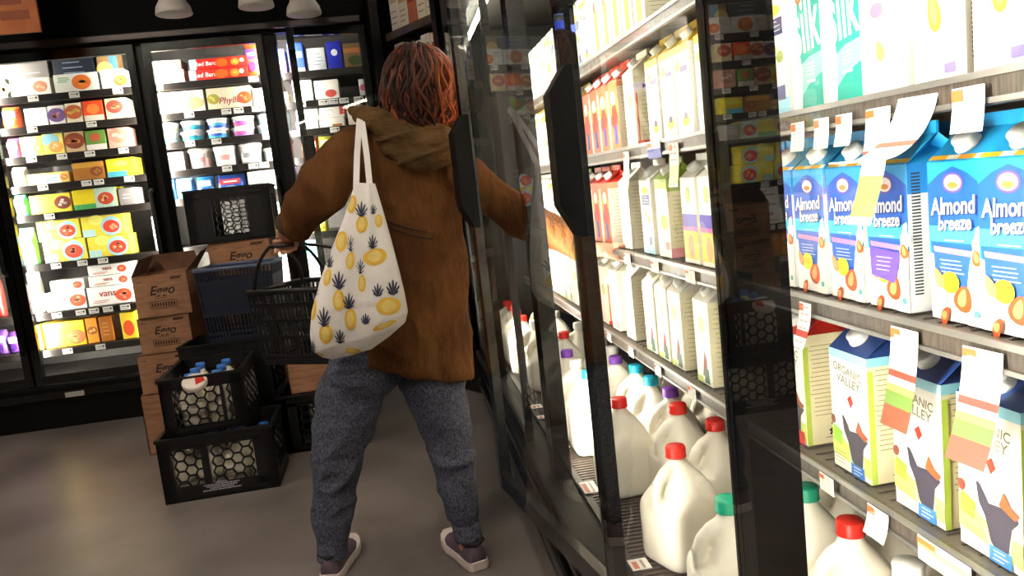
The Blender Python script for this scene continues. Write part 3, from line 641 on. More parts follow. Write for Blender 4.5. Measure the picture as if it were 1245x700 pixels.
ALM = [('r', 0, .42, 1, 1, '#22b4ee'), ('r', 0, .86, 1, 1, '#1fa0e8'), ('p', [(.05, .42), (.95, .42), (1, .56), (1, .86), (.75, .93), (.5, .97), (.25, .93), (0, .86), (0, .56)], '#1a5fd0'),
       ('r', .0, .5, 1, .6, '#45c8f2'), ('p', [(.1, .22), (.7, .17), (.82, .3), (.85, .44), (.08, .46)], '#2a62c8'), ('p', [(.1, .435), (.9, .42), (.9, .455), (.08, .47)], '#f08ac0'),
       ('e', .5, .87, .2, .065, '#6a50b0'), ('e', .5, .87, .16, .05, '#f6e6e8'), ('e', .5, .855, .1, .02, '#e88a40'),
       ('t', 'Almond', .5, .72, .155, .15, .0009, .06, '#12357c', .8), ('t', 'Almond', .48, .725, .15, .15, .0006, .06, '#ffffff', .8),
       ('t', 'breeze', .53, .615, .13, .15, .0008, .06, '#12357c', .85), ('t', 'breeze', .51, .62, .125, .15, .0006, .06, '#ffffff', .85),
       ('s', .3, .5, .75, .53, 1, '#d8f2fa'), ('s', .2, .3, .7, .4, 4, '#bcd4f6'),
       ('p', [(.72, .0), (1, 0), (1, .62), (.92, .6), (.86, .5), (.78, .36), (.7, .15)], '#f6f2ea'),
       ('e', .96, .5, .12, .05, '#ffffff'), ('alm', .92, .42, .09, .05, .3, '#c85a20'),
       ('e', .42, .25, .17, .07, '#ffd21e'), ('s', .32, .23, .54, .28, 3, '#c88a10'), ('alm', .2, .27, .08, .07, .5, '#d8925a'),
       ('alm', .66, .16, .16, .085, -.35, '#c4501e'), ('alm', .3, .03, .14, .035, 1.2, '#b84a20'), ('r', .86, .06, .95, .1, '#58b0a0')]
almond = carton('milk_carton', '#f4f1ea', '#eef2f6', '#1fa3e6', '#f6f4f0', ALM, [('r', 0, .8, 1, 1, '#2a8ad8'), ('bar', .06, .12, .2, .95, 38, '#3a3a48'), ('s', .35, .1, .9, .75, 16, '#99aabb')],
                w=.0935, d=.094, strip=[(0, .33, .003, .011, '#f2b21e'), (.33, .55, .003, .011, '#fff6e0'), (.55, .85, .003, .011, '#f2a81e'), (.85, 1, .003, .011, '#fff8ea')])
purp = carton('milk_carton', '#f4f1ea', '#eef2f6', '#1fa3e6', '#f6f4f0', ALM+[('p', [(.12, .23), (.68, .19), (.8, .3), (.84, .41), (.1, .43)], '#6a4cb8'), ('s', .25, .26, .7, .38, 4, '#d8c8f0')], [('r', 0, .8, 1, 1, '#2a8ad8'), ('bar', .06, .12, .2, .95, 38, '#3a3a48'), ('s', .35, .1, .9, .75, 16, '#99aabb')],
              w=.0935, d=.094, strip=[(0, .5, .003, .011, '#f2b21e'), (.5, 1, .003, .011, '#f6c83a')])
teal = carton('milk_carton', '#f4f2ec', '#f2eee6', '#28c4b4', '#ffffff', [('r', .28, 0, 1, 1, '#14ab9c'), ('p', [(.28, .1), (.6, .2), (1, .26), (1, .42), (.6, .4), (.28, .34)], '#8fcfc6'), ('p', [(0, 0), (.3, 0), (.36, .3), (.25, .6), (.32, 1), (0, 1)], '#f6f4ee'),
    ('t', 'silk', .53, .64, .62, .12, .0022, .12, '#ffffff', .46), ('alm', .34, .88, .1, .06, .5, '#a8743a'), ('s', .5, .25, .8, .36, 4, '#e6fffa'), ('r', .5, .2, .78, .22, '#ffffff')], sidetxt(), strip=None)
silkw = carton('milk_carton', '#f5f2e6', '#f1ece0', '#f4f0e4', '#ffffff', [('r', .15, .66, .85, .8, '#2a2f6a'), ('s', .2, .68, .8, .79, 3, '#f4f4ff'), ('e', .5, .86, .3, .05, '#e8c83a'), ('e', .45, .55, .16, .05, '#c8cc6a'), ('e', .7, .48, .14, .05, '#9aa84a'), ('r', 0, 0, 1, .14, '#9fd8ec'), ('r', .55, .12, .85, .24, '#5a5f8a'), ('s', .1, .2, .5, .4, 4, '#c8b8a8')], sidetxt())
coco = carton('milk_carton', '#f6f1ea', '#f2ece0', '#f6f1ea', '#ffffff', [('t', 'COCONUT', .5, .74, .13, .0, .0005, .05, '#58b8a8', .75, 0), ('s', .3, .8, .8, .9, 2, '#b04a3a'), ('e', .35, .55, .16, .05, '#e87a9a'), ('e', .75, .52, .1, .06, '#d8cfc4'), ('alm', .4, .28, .1, .07, .3, '#e8a468'), ('s', .2, .06, .8, .12, 2, '#b0b0b8')], sidetxt())
almw = carton('milk_carton', '#f7f4ee', '#f3eee2', '#f6f2ea', '#ffffff', [('alm', .42, .42, .12, .13, .2, '#e88a34'), ('alm', .68, .62, .1, .08, -.5, '#e8903c'), ('e', .5, .84, .2, .08, '#7ecbe4'), ('s', .38, .8, .62, .9, 3, '#ffffff'), ('alm', .85, .85, .1, .08, .1, '#ea8a2e'), ('r', .6, .04, .8, .1, '#7a6fc0'), ('s', .2, .04, .5, .1, 2, '#b0b0c0')], [('bar', .08, .1, .24, .9, 30, '#777777'), ('s', .35, .1, .9, .9, 14, '#b0a890')])
def organic(topc, g2, extra=()):
    F = [('r', 0, .93, 1, 1, '#9fdcf0'), ('t', 'ORGANIC', .48, .84, .09, 0, .0003, -.12, '#7a7a52', .95, 0), ('t', 'VALLEY', .5, .755, .10, 0, .0003, -.12, '#7a7a52', .95, 0), ('p', [(.46, .62), (.56, .66), (.62, .6), (.54, .55)], '#c8321e'), ('e', .6, .5, .12, .03, '#f0c8cc'),
         ('p', [(0, .12), (1, .04), (1, .2), (.5, .22), (0, .34)], '#cfe06a'), ('p', [(.02, .22), (.26, .2), (.28, .32), (.05, .36)], '#8fc63a'),
         ('p', [(.3, .47), (.36, .46), (.5, .36), (.82, .38), (.96, .33), (.84, .26), (.8, .1), (.66, .05), (.52, .12), (.44, .26), (.34, .34)], '#3a3444'), ('p', [(.4, .22), (.48, .1), (.66, .01), (.82, .08), (.86, .24), (.8, .1), (.66, .04), (.5, .12)], '#9fd0e4'),
         ('p', [(.66, .38), (.74, .48), (.84, .4), (.98, .37), (.9, .33)], '#a2522a'), ('e', .06, .4, .06, .04, '#7a3a28'), ('r', .5, -0.0, .85, .1, '#3a78c8'), ('s', .55, .01, .8, .09, 3, '#e8f0ff'), ('s', .05, .04, .42, .16, 4, '#98985a')]
    return carton('milk_carton', '#f6f3ea', '#e9e0bd', topc, '#ffffff', F+list(extra), [('r', 0, .93, 1, 1, g2), ('s', .1, .25, .92, .92, 17, '#877c50'), ('rec', .55, .13, .17, '#2e2c20'), ('s', .35, .045, .8, .07, 1, '#2e2c20'), ('r', 0, 0, .1, .9, '#b7cf52')], w=.104, d=.096, h=.2)
orgb = organic('#23468c', '#8fd0e8'); orgr = organic('#c22a22', '#e6dcb8', [('r', .62, -0.0, .95, .12, '#d23a30')])
yel = carton('milk_carton', '#f7f4ec', '#f4f0e6', '#f2cf3a', '#f6f0d8', [('r', 0, .92, 1, 1, '#f4d84a'), ('e', .3, .78, .22, .06, '#b8d080'), ('r', .45, .7, .9, .76, '#8a7ab8'), ('e', .6, .16, .22, .06, '#f0cf2a'), ('r', .5, .18, .72, .25, '#5a5a70'), ('s', .1, .35, .8, .6, 4, '#dcd6c8')], sidetxt('#cfc8b0'))
redc = carton('milk_carton', '#e8653a', '#f2e8d6', '#d83a2a', '#ffffff', [('r', 0, .5, 1, .72, '#f0a030'), ('p', [(.1, .4), (.5, .9), (.9, .5), (.6, .2)], '#d82820'), ('r', .35, .08, .7, .35, '#3a3f86'), ('e', .5, .75, .25, .1, '#f6e8d0')], [('r', 0, .9, 1, 1, '#f0a080')]+sidetxt('#b08068'))
redl = carton('milk_carton', '#f2ecd8', '#ece4c2', '#efe6d0', '#ffffff', [('r', .1, 0, .16, 1, '#e04030'), ('e', .6, .6, .25, .1, '#c8d060'), ('s', .2, .1, .9, .4, 6, '#a09868')], [('r', 0, .0, 1, .06, '#e0503a'), ('r', 0, .72, 1, .84, '#f6eef4'), ('t', 'MILK', .5, .78, .1, 0, .0004, 0, '#7040a0'), ('r', .06, 0, .1, .7, '#e04838'), ('s', .15, .1, .9, .68, 10, '#968c5c')])
greenb = carton('milk_carton', '#f4f0e2', '#e8e0b8', '#8fa83a', '#ffffff', [('r', 0, .88, 1, 1, '#93ac3c'), ('e', .6, .45, .3, .1, '#f0a040'), ('r', .6, .1, .95, .2, '#e05a5a'), ('s', .1, .55, .9, .8, 5, '#b8b088')], [('r', 0, .84, 1, 1, '#96ae40'), ('r', 0, 0, 1, .12, '#e890a0'), ('r', .6, 0, 1, .12, '#b83030'), ('s', .1, .18, .9, .8, 12, '#8f8658')])
purpy = carton('milk_carton', '#f6f3ea', '#f2ecd8', '#f6f2e6', '#ffffff', [('r', 0, .42, 1, .58, '#4a3ab8'), ('r', 0, .38, 1, .43, '#e85aa0'), ('r', 0, 0, 1, .38, '#f2c01e'), ('e', .5, .2, .2, .14, '#e88a2a'), ('r', 0, 0, 1, .05, '#f6f0e0'), ('e', .5, .8, .14, .1, '#c8d27a')], sidetxt('#a0a060'))
coww = carton('milk_carton', '#f5f2e8', '#ebe3c2', '#f2efe4', '#f4f0e8', [('e', .5, .72, .22, .1, '#dce0a8'), ('s', .2, .5, .8, .62, 3, '#b0a884'), ('p', [(.4, .1), (.6, .42), (.72, .3), (.7, .08)], '#8a3a2c'), ('p', [(.5, .02), (.85, .02), (.8, .2), (.55, .2)], '#3f6a4a'), ('r', 0, 0, .4, .08, '#cfe080')], [('e', .6, .55, .2, .04, '#c8d83a'), ('s', .1, .1, .9, .95, 15, '#8a8056'), ('bar', .55, .05, .85, .16, 8, '#3a3a30')])
plain = carton('milk_carton', '#f4f1e8', '#eae4cc', '#eeeadc', '#ffffff', [('s', .1, .55, .9, .9, 6, '#a8a4b0'), ('e', .5, .35, .25, .1, '#d8e0a0'), ('r', .6, .05, .9, .15, '#c8a080')], sidetxt('#9a9270'))
greenw = carton('milk_carton', '#f2f2dc', '#f0ecd4', '#8cb83a', '#ffffff', [('r', .3, .1, .75, .7, '#9cc23a'), ('e', .4, .75, .16, .1, '#c8482a'), ('r', .5, .6, .56, .95, '#c83a2a')], sidetxt())
SN = ['top', 'second', 'third', 'fourth']
used_lab = {}
cnt = {0: 0, 1: 0, 2: 0, 3: 0}
def put(P, k, ya, yb, ds, x=SX+.012, rz=0):
    cnt[k] += 1
    yc = (ya+yb)/2
    P.place((x, yc, DZ[k]+.002), -PI/2+rz, '%s carton, %s along the %s dairy shelf' % (ds, ORD[cnt[k]-1], SN[k]), 'carton', 'cartons on the %s dairy shelf' % SN[k])
def run(k, items): 
    for it in items: put(*((it[0], k)+tuple(it[1:])))
AB = 'blue almond drink'; OV = 'white farm milk'
run(2, [(almond, .645, .735, AB+' pink banded', .672), (almond, .738, .828, AB+' pink banded wide view', .664), (almond, .831, .921, AB+' with barcode edge beside it', .668), (purp, .956, 1.05, AB+' violet panelled'), (almond, 1.06, 1.153, AB+' with yellow disc'), (almond, 1.165, 1.258, AB+' with dark almond'), (almond, 1.266, 1.36, AB+' half behind the frame'),
        (almond, 1.37, 1.46, AB), (plain, 1.5, 1.59, 'plain white'), (purpy, 1.60, 1.69, 'violet and yellow'), (purpy, 1.71, 1.80, 'violet and yellow sunny'), (greenb, 1.90, 1.99, 'green shouldered beige'), (silkw, 2.03, 2.12, 'cream'), (plain, 2.24, 2.33, 'off white'), (redc, 2.46, 2.55, 'orange and red'), (redc, 2.58, 2.67, 'red and blue'), (redc, 2.69, 2.78, 'orange')])
run(1, [(almw, .63, .72, 'white almond drink'), (almw, .735, .828, 'white almond drink with orange nuts'), (almw, .838, .932, 'white almond drink with tall nut'), (coco, .945, 1.037, 'white coconut drink'), (teal, 1.046, 1.135, 'teal silk'), (teal, 1.148, 1.237, 'teal silk further along'), (silkw, 1.25, 1.34, 'cream silk with navy logo'), (silkw, 1.35, 1.44, 'cream'), (yel, 1.46, 1.55, 'yellow topped'), (yel, 1.56, 1.65, 'yellow topped white'), (yel, 1.69, 1.78, 'yellow topped white glowing'), (yel, 1.79, 1.88, 'yellow topped pale'), (yel, 1.90, 1.99, 'yellow topped bright'), (redl, 2.10, 2.19, 'beige red lined'), (redc, 2.26, 2.35, 'orange and red'), (redc, 2.38, 2.47, 'red'), (redc, 2.49, 2.58, 'vermilion'), (redc, 2.60, 2.69, 'scarlet')])
run(3, [(orgb, .655, .76, OV+' blue topped'), (orgb, .772, .876, OV+' with leaping dark cow'), (orgb, .905, 1.01, OV+' under the long sale tag'), (orgb, 1.07, 1.174, OV+' with broad beige side'), (orgr, 1.262, 1.366, OV+' red topped'), (plain, 1.40, 1.49, 'plain white'), (plain, 1.53, 1.62, 'cream'), (coww, 1.69, 1.78, 'white cow print with beige side'), (coww, 1.87, 1.96, 'white cow print'), (coww, 1.975, 2.065, 'white cow print slim'), (coww, 2.085, 2.175, 'white cow print pale'), (plain, 2.29, 2.38, 'beige sided'), (plain, 2.46, 2.55, 'beige'), (redl, 2.6, 2.69, 'beige red lined')])
run(0, [(plain, 1.0+.11*i, 1.09+.11*i, 'white') for i in range(7)]+[(greenw, 1.95+.105*i, 2.04+.105*i, 'green and white') for i in range(5)])
rr = random.Random(3)
for k in range(4):
    y = {0: 2.52, 1: 2.74, 2: 2.84, 3: 2.74}[k]
    while y < 4.1:
        P, ds = rr.choice([(plain, 'white'), (yel, 'yellow topped'), (coww, 'cow print'), (greenb, 'green shouldered'), (silkw, 'cream'), (redl, 'red lined')] if k < 3 else [(plain, 'white'), (coww, 'cow print'), (redl, 'red lined')])
        put(P, k, y, y+.09, ds); y += .105
# second rows glimpsed behind the front ones
for k, P, ys in ((3, orgb, (.9, 1.07, .66, .78)), (2, almond, (.75, .85, .97, 1.07, 1.17))):
    for i, y in enumerate(ys):
        P.place((SX+.125, y+.052, DZ[k]+.002), -PI/2, '%s carton, %s in the row behind on the %s dairy shelf' % ('dark blue topped' if k == 3 else 'blue almond drink', ORD[sorted(ys).index(y)], SN[k]), 'carton', 'second row cartons on the %s dairy shelf' % SN[k])

# ---- milk jugs
def jug_mesh():
    q = MB(); M_ = WHITE; n = 28
    def rg(hx, hy, cy, z, p=5): return ering((0, cy, z), hx, hy, n, p=p)
    q.loft([rg(.064, .064, 0, 0), rg(.071, .071, 0, .006), rg(.073, .073, 0, .02), rg(.073, .073, 0, .125), rg(.072, .070, .002, .14), rg(.069, .058, .012, .16, 4), rg(.060, .048, .014, .18, 3.4), rg(.046, .038, .012, .2, 2.6), rg(.028, .026, .006, .222, 2), rg(.019, .019, .003, .236, 2), rg(.019, .019, .003, .252, 2)], M_)
    q.tube([(0, -.045, .125), (0, -.058, .145), (0, -.060, .17), (0, -.050, .192), (0, -.032, .208), (0, -.008, .218)], [.02, .0155, .0145, .0145, .0155, .016], M_, 12)
    return q
MILK = bumpify(noisemat('milk_plastic', '#efe8d6', '#f8f4ea', 9, .38, spec=.4), 25, .12, .004)
JB = jug_mesh().build('jug_tmp'); remesh(JB, .0042, 5, [MILK]); JMESH = JB.data; bpy.data.objects.remove(JB)
def jug_proto(capc):
    o = bpy.data.objects.new('milk_jug', JMESH); C.objects.link(o)
    q = MB(); cm = mat(capc, .35)
    N = 40; prof = [(.0235, .240), (.024, .2415), (.0225, .2435), (.0225, .262), (.021, .2655), (.0, .266)]
    q.loft([[((r*(1+(.025 if (k % 2 and .243 < z < .263) else 0)))*math.cos(2*PI*k/N), .003+(r*(1+(.025 if (k % 2 and .243 < z < .263) else 0)))*math.sin(2*PI*k/N), z) for k in range(N)] for r, z in prof], cm)
    q.build('cap', o); return Proto(o)
JP = {'red': jug_proto('#e8281a'), 'sea green': jug_proto('#12b08a'), 'turquoise': jug_proto('#1b9fc0'), 'purple': jug_proto('#7a3fb0'), 'white': jug_proto('#f6f4f0')}
jugs = [('sea green', .53, 1.335), ('red', .54, 1.64), ('red', .53, 2.068), ('turquoise', .53, 2.424), ('white', .525, 2.59), ('purple', .53, 2.76), ('white', .53, 2.93), ('red', .59, 3.10), ('white', .53, 3.27), ('white', .53, 3.45), ('red', .50, 3.98), ('red', .50, 3.80), ('red', .50, 3.62), ('red', .50, 4.14),
        ('white', .68, 1.02), ('red', .68, 1.175), ('sea green', .685, 1.33), ('red', .69, 1.49), ('red', .69, 1.775), ('red', .655, 1.94), ('turquoise', .68, 2.243), ('turquoise', .685, 2.41), ('purple', .66, 2.565), ('white', .69, 2.72), ('white', .69, 2.88), ('white', .69, 3.26),
        ('white', .84, 1.10), ('white', .84, 1.27), ('white', .84, 1.44), ('white', .84, 1.62), ('white', .84, 1.98), ('white', .84, 2.15), ('white', .84, 2.32), ('white', .84, 2.5), ('white', .66, 3.62), ('white', .66, 3.8), ('white', .66, 3.98), ('white', .69, .86), ('white', .84, .94), ('purple', .69, 2.094)]
rowc = {}
for c, x, y in sorted(jugs, key=lambda a: a[2]):
    row = 'front' if x < .6 else ('second' if x < .75 else 'back'); rowc[row] = rowc.get(row, 0)+1
    JP[c].place((x, y, DECK+.001), -PI/2+rr.uniform(-.12, .12)+(.25 if (c, x) == ('red', .54) else 0), 'gallon milk jug with %s cap, %s from the near end of the %s row' % (c, ORD[rowc[row]-1], row), 'milk jug', 'gallon milk jugs on the bottom deck')

# ---- sale tags and price tags on the dairy rails
def strip_mesh(w, L_, bands, curl=0, out=0, n=14):
    q = MB(); th = .0006
    pts = []; x = y = 0; p = Vector((0, -.001, 0)); a = math.radians(out)
    for i in range(n+1):
        pts.append(p.copy()); a2 = a+curl*(i/n); p = p+Vector((0, -math.sin(a2), -math.cos(a2)))*(L_/n)
    for i in range(n):
        t = (i+.5)/n; c = PAPER
        for b0, b1, m in bands:
            if b0 <= t < b1: c = mat(m, .55)
        a_, b_ = pts[i], pts[i+1]; nn = (b_-a_).cross(Vector((1, 0, 0))).normalized()
        w0 = w/2
        vs = [(-w0, a_.y, a_.z), (w0, a_.y, a_.z), (w0, b_.y, b_.z), (-w0, b_.y, b_.z)]
        vb = [tuple(Vector(v)+nn*th) for v in vs]
        q.add(vs+vb, [(3, 2, 1, 0), (4, 5, 6, 7), (0, 1, 5, 4), (1, 2, 6, 5), (2, 3, 7, 6), (3, 0, 4, 7)], c)
        if c is PAPER and i % 2:
            for s0, s1 in ((-.36, -.05), (.02, .3)):
                v2 = [Vector((w*s0, a_.y, a_.z))*1.0, Vector((w*s1, a_.y, a_.z)), Vector((w*s1, (a_.y+b_.y)/2, (a_.z+b_.z)/2)), Vector((w*s0, (a_.y+b_.y)/2, (a_.z+b_.z)/2))]
                q.add([v+Vector((0, -.0012, 0)) for v in v2], [(3, 2, 1, 0)], mat('#b9a89e', .6))
    # orange corner block
    q.add([(-w*.5, -.0025, -.002), (-w*.14, -.0025, -.002), (-w*.14, -.0025-L_*.0, -min(.016, L_*.3)), (-w*.5, -.0025, -min(.016, L_*.3))], [(3, 2, 1, 0)], mat('#e8622c', .5))
    return q
def sale(name, y, z, w, L_, bands, curl, out, label, cat, x=SX-.017, rz=0, ry=0, group=None):
    o = strip_mesh(w, L_, bands, curl, out).build(name); o.location = (x, y, z); o.rotation_euler = (0, ry, -PI/2+rz); tag(o, label, cat, group); return o
pic = [(.42, .5, '#c23a2c'), (.58, .64, '#e08a50'), (.64, .82, '#5f7a38'), (.82, .97, '#7a4430')]
sale('sale_tag', 1.175, 1.245, .04, .045, [], .2, 0, 'small white price tag under the cream silk carton', 'price tag')
sale('sale_tag', 1.105, 1.245, .04, .045, [], .2, 0, 'small white price tag under the first teal carton', 'price tag')
sale('sale_tag', 1.045, 1.245, .04, .045, [], .3, 0, 'small white price tag under the second teal carton', 'price tag')
sale('sale_tag', .965, 1.245, .052, .155, [(.36, .44, '#b8453a'), (.6, .95, '#8a9a5c')], .35, 4, 'long white sale tag hanging down with green photo under the coconut carton', 'sale tag')
sale('sale_tag', .885, 1.25, .056, .15, [(.42, .5, '#a8584a')], 1.5, 20, 'long white sale tag curling far outward over the blue cartons', 'sale tag', rz=.25)
sale('sale_tag', .80, 1.25, .05, .05, [], .2, 0, 'blank white price card on the second shelf rail at right', 'price tag')
sale('sale_tag', 1.185, .955, .036, .08, [(.6, .7, '#c23a2c')], .5, 2, 'narrow white sale tag hanging in front of the red topped carton', 'sale tag')
sale('sale_tag', .93, .955, .056, .135, pic, .25, 3, 'long sale tag with field picture over the white farm milk', 'sale tag')
sale('sale_tag', .79, .955, .056, .135, pic, .35, 4, 'long sale tag with field picture, nearer the right edge', 'sale tag', rz=.1)
sale('sale_tag', 1.15, .672, .042, .03, [], 0, 0, 'small price label on the fourth shelf rail, farthest of the three near ones', 'price tag')
sale('sale_tag', 1.01, .672, .05, .045, [], .5, 0, 'curled white price label on the fourth shelf rail, middle of the three', 'price tag')
sale('sale_tag', .87, .674, .1, .034, [(.3, .5, '#f0a070')], 0, 0, 'wide white and orange price label on the fourth shelf rail at right', 'price tag')
sale('sale_tag', 2.12, 1.25, .05, .1, [(.5, .9, '#d8cfa8')], .2, 0, 'patterned pale tag hanging left of the green shouldered carton', 'sale tag')
sale('sale_tag', 1.74, 1.25, .06, .1, [(.5, .9, '#e2dcb4')], .2, 0, 'patterned pale tag hanging over the violet and yellow cartons', 'sale tag')
sale('sale_tag', 1.88, 1.262, .1, .04, [(.4, .99, '#4a58b8')], 0, 0, 'blue footed white label on the second dairy rail', 'price tag')
for i, y in enumerate((1.7, 1.95, 2.2, 2.45)):
    sale('price_tag', y, .96, .06, .03, [], 0, 0, 'white label on the third dairy rail behind the middle door, %s from near side' % ORD[i], 'price tag', group='labels on the third dairy rail')
    sale('price_tag', y+.05, .672, .05, .03, [], 0, 0, 'white label on the fourth dairy rail behind the middle door, %s from near side' % ORD[i], 'price tag', group='labels on the fourth dairy rail')
for i, (y, w) in enumerate(((1.64, .05), (1.87, .05), (2.12, .085), (2.5, .05), (2.85, .04), (3.0, .05))):
    q = MB(); q.box((-.022, -w/2, 0), (.022, w/2, .0015), PAPER); q.box((-.016, -w/2+.005, .0015), (-.004, w/2-.012, .002), mat('#c86a50', .5)); q.box((.004, -w/2+.005, .0015), (.01, w/2-.006, .002), mat('#9a9490', .5))
    o = q.build('price_tag'); o.location = (.435, y, DECK); tag(o, 'white price tag lying on the deck edge before the milk jugs, %s from near' % ORD[i], 'price tag', 'price tags on the deck edge')
# ------------------------------------------------------------------ signs and lamps overhead
q = MB(); q.box((-.13, 0, -.25), (.13, .02, .25), noisemat('orange_board', '#a0521c', '#b9682a', 6, .6)); F = FF(0, 0, 0, 2)
rect(q, F, -.06, -.18, .09, -.13, mat('#8c4218', .6)); rect(q, F, -.08, -.1, .06, -.04, mat('#8c4218', .6)); rect(q, F, -.09, .02, .08, .1, mat('#8c4218', .6))
q.box((-.1, .008, .25), (-.095, .012, .48), BLACK); q.box((.095, .008, .25), (.1, .012, .48), BLACK)
p = at(18, 12, 4.7); o = q.build('hanging_sign'); o.location = (p.x-.02, 4.7, 2.54); tag(o, 'orange brown sign board hanging at top left above the freezers', 'sign')
for i, (x, y, lb) in enumerate(((212, 18, 'grey bell lamp shade hanging above the middle freezer door'), (312, 9, 'grey bell lamp shade hanging above the right edge of middle freezer door'), (370, 18, 'grey bell lamp shade, rightmost, above the third freezer bay'))):
    p = at(x, y, 4.55); r = empty('pendant_lamp', (p.x, 4.55, p.z)); 
    q = MB(); q.lathe([(.092, 0), (.095, .004), (.088, .04), (.07, .07), (.06, .10), (.066, .14), (.066, .16), (.03, .19), (.02, .24)], mat('#cfcac6', .5), 28); q.build('lamp_shade', r)
    q = MB(); q.tube([(0, 0, .2), (0, 0, 3.3-p.z)], .006, BLACK, 8); q.build('cord', r); tag(r, lb, 'lamp')
LAMP = mat('#ffeeda', .5, var=0, emit=28)
for i, (x, y, lb) in enumerate(((-.9, .2, 'ceiling light panel over the aisle beside the photographer'), (-2.4, 1.2, 'ceiling light panel far left over the aisle'), (-.9, -1.8, 'ceiling light panel behind the photographer'), (-2.2, 3.0, 'ceiling light panel over the crates'))):
    r = empty('ceiling_light', (x, y, 3.3)); q = MB(); q.box((-.33, -.33, -.05), (.33, .33, 0), mat('#d8d4ce', .5)); q.build('frame', r)
    q = MB(); q.box((-.28, -.28, -.056), (.28, .28, -.0505), LAMP); q.build('diffuser', r); tag(r, lb, 'ceiling light')

# ------------------------------------------------------------------ crates, boxes and baskets
def crate_proto(w, d, h, windows, text=False):
    r = empty('milk_crate'); t = .012; q = MB(); m = BPLAST
    # rims, corners, floor
    for z0, z1, o in ((0, .035, 0), (h-.045, h-.012, 0), (h-.012, h, .006)):
        q.box((-w/2-o, -d/2-o, z0), (w/2+o, -d/2+t, z1), m); q.box((-w/2-o, d/2-t, z0), (w/2+o, d/2+o, z1), m)
        q.box((-w/2-o, -d/2, z0), (-w/2+t, d/2, z1), m); q.box((w/2-t, -d/2, z0), (w/2+o, d/2, z1), m)
    for sx in (-1, 1):
        for sy in (-1, 1): q.box((sx*w/2, sy*d/2, 0), (sx*(w/2-.05), sy*(d/2-t), h-.01), m); q.box((sx*w/2, sy*d/2, 0), (sx*(w/2-t), sy*(d/2-.05), h-.01), m)
    q.box((-w/2, -d/2, .004), (w/2, d/2, .014), m)
    q.build('frame', r)
    def wall(name, W_, M):
        q = MB(); z0, z1 = .035, h-.045; ws = windows if W_ == w else [(.12, .88)]
        edges = [0]+[u for a in ws for u in a]+[1]
        for i in range(0, len(edges), 2): q.box(((edges[i]-.5)*W_, 0, z0), ((edges[i+1]-.5)*W_, t, z1), m, M)
        zl, zh = z0+(.03 if text else .0), z1-.01
        q.box((-W_/2, 0, z0-.005), (W_/2, t, zl), m, M); q.box((-W_/2, 0, zh), (W_/2, t, z1+.005), m, M)
        R_ = .0265
        for a, b in ws:
            xa, xb = (a-.5)*W_, (b-.5)*W_
            col = 0; x = xa
            while x < xb+R_:
                z = zl+(0 if col % 2 else R_*.866)
                while z < zh+R_:
                    for k in range(3):
                        a1 = math.radians(60*k); a2 = math.radians(60*(k+1))
                        p1 = Vector((x+R_*math.cos(a1), t/2, z+R_*math.sin(a1))); p2 = Vector((x+R_*math.cos(a2), t/2, z+R_*math.sin(a2)))
                        if min(p1.x, p2.x) > xa-.012 and max(p1.x, p2.x) < xb+.012 and min(p1.z, p2.z) > zl-.012 and max(p1.z, p2.z) < zh+.012:
                            q.bar(p1, p2, .007, .008, m, (0, 1, 0), M)
                    z += R_*1.732
                x += R_*1.5; col += 1
        q.build(name, r)
    wall('side_panel', w, Matrix.Translation((0, -d/2, 0))); wall('side_panel', w, Matrix.Translation((0, d/2-t, 0)))
    wall('side_panel', d, Matrix.Translation((w/2, 0, 0)) @ Matrix.Rotation(PI/2, 4, 'Z')); wall('side_panel', d, Matrix.Translation((-w/2+t, 0, 0)) @ Matrix.Rotation(PI/2, 4, 'Z'))
    if text:
        q = MB(); F = FF(0, -d/2, 0, 2); rg = random.Random(5)
        for k, (wd, z) in enumerate(((.05, .066), (.15, .058), (.13, .05), (.10, .042), (.16, .034))):
            u = -wd/2
            while u < wd/2: e = min(u+rg.uniform(.003, .009), wd/2); rect(q, F, u, z-.0025, e, z+.002, mat('#c9c6d6', .5)); u = e+.0022
        q.build('lettering', r)
    return Proto(r)
CR1 = crate_proto(.48, .33, .285, [(.1, .36), (.42, .82)], True)
CR2 = crate_proto(.34, .46, .25, [(.13, .72), (.76, .87)])
CR3 = crate_proto(.43, .33, .29, [(.22, .78)])
c1 = CR1.place((-.915, 3.57, .0), .03, 'black milk crate with white lettering on the floor, bottom of front stack', 'crate')
c2 = CR2.place((-.95, 3.66, .287), .05, 'open black milk crate holding blue capped bottles, on top of lettered crate', 'crate')
c3 = CR3.place((-.50, 4.02, 0), -.04, 'black milk crate on the floor behind the legs of the shopper', 'crate')
CR3.place((-.95, 4.13, 0), .02, 'black milk crate on the floor under the navy basket, bottom one', 'crate')
CR3.place((-.945, 4.13, .292), -.03, 'black milk crate directly under the navy basket, second in its stack', 'crate')
# top crate has a diamond window
CR4 = crate_proto(.44, .32, .29, [(.3, .72)])
CR4.place((-.91, 4.52, 1.055), .05, 'black milk crate at the very top of the pile, against the lit freezer', 'crate')
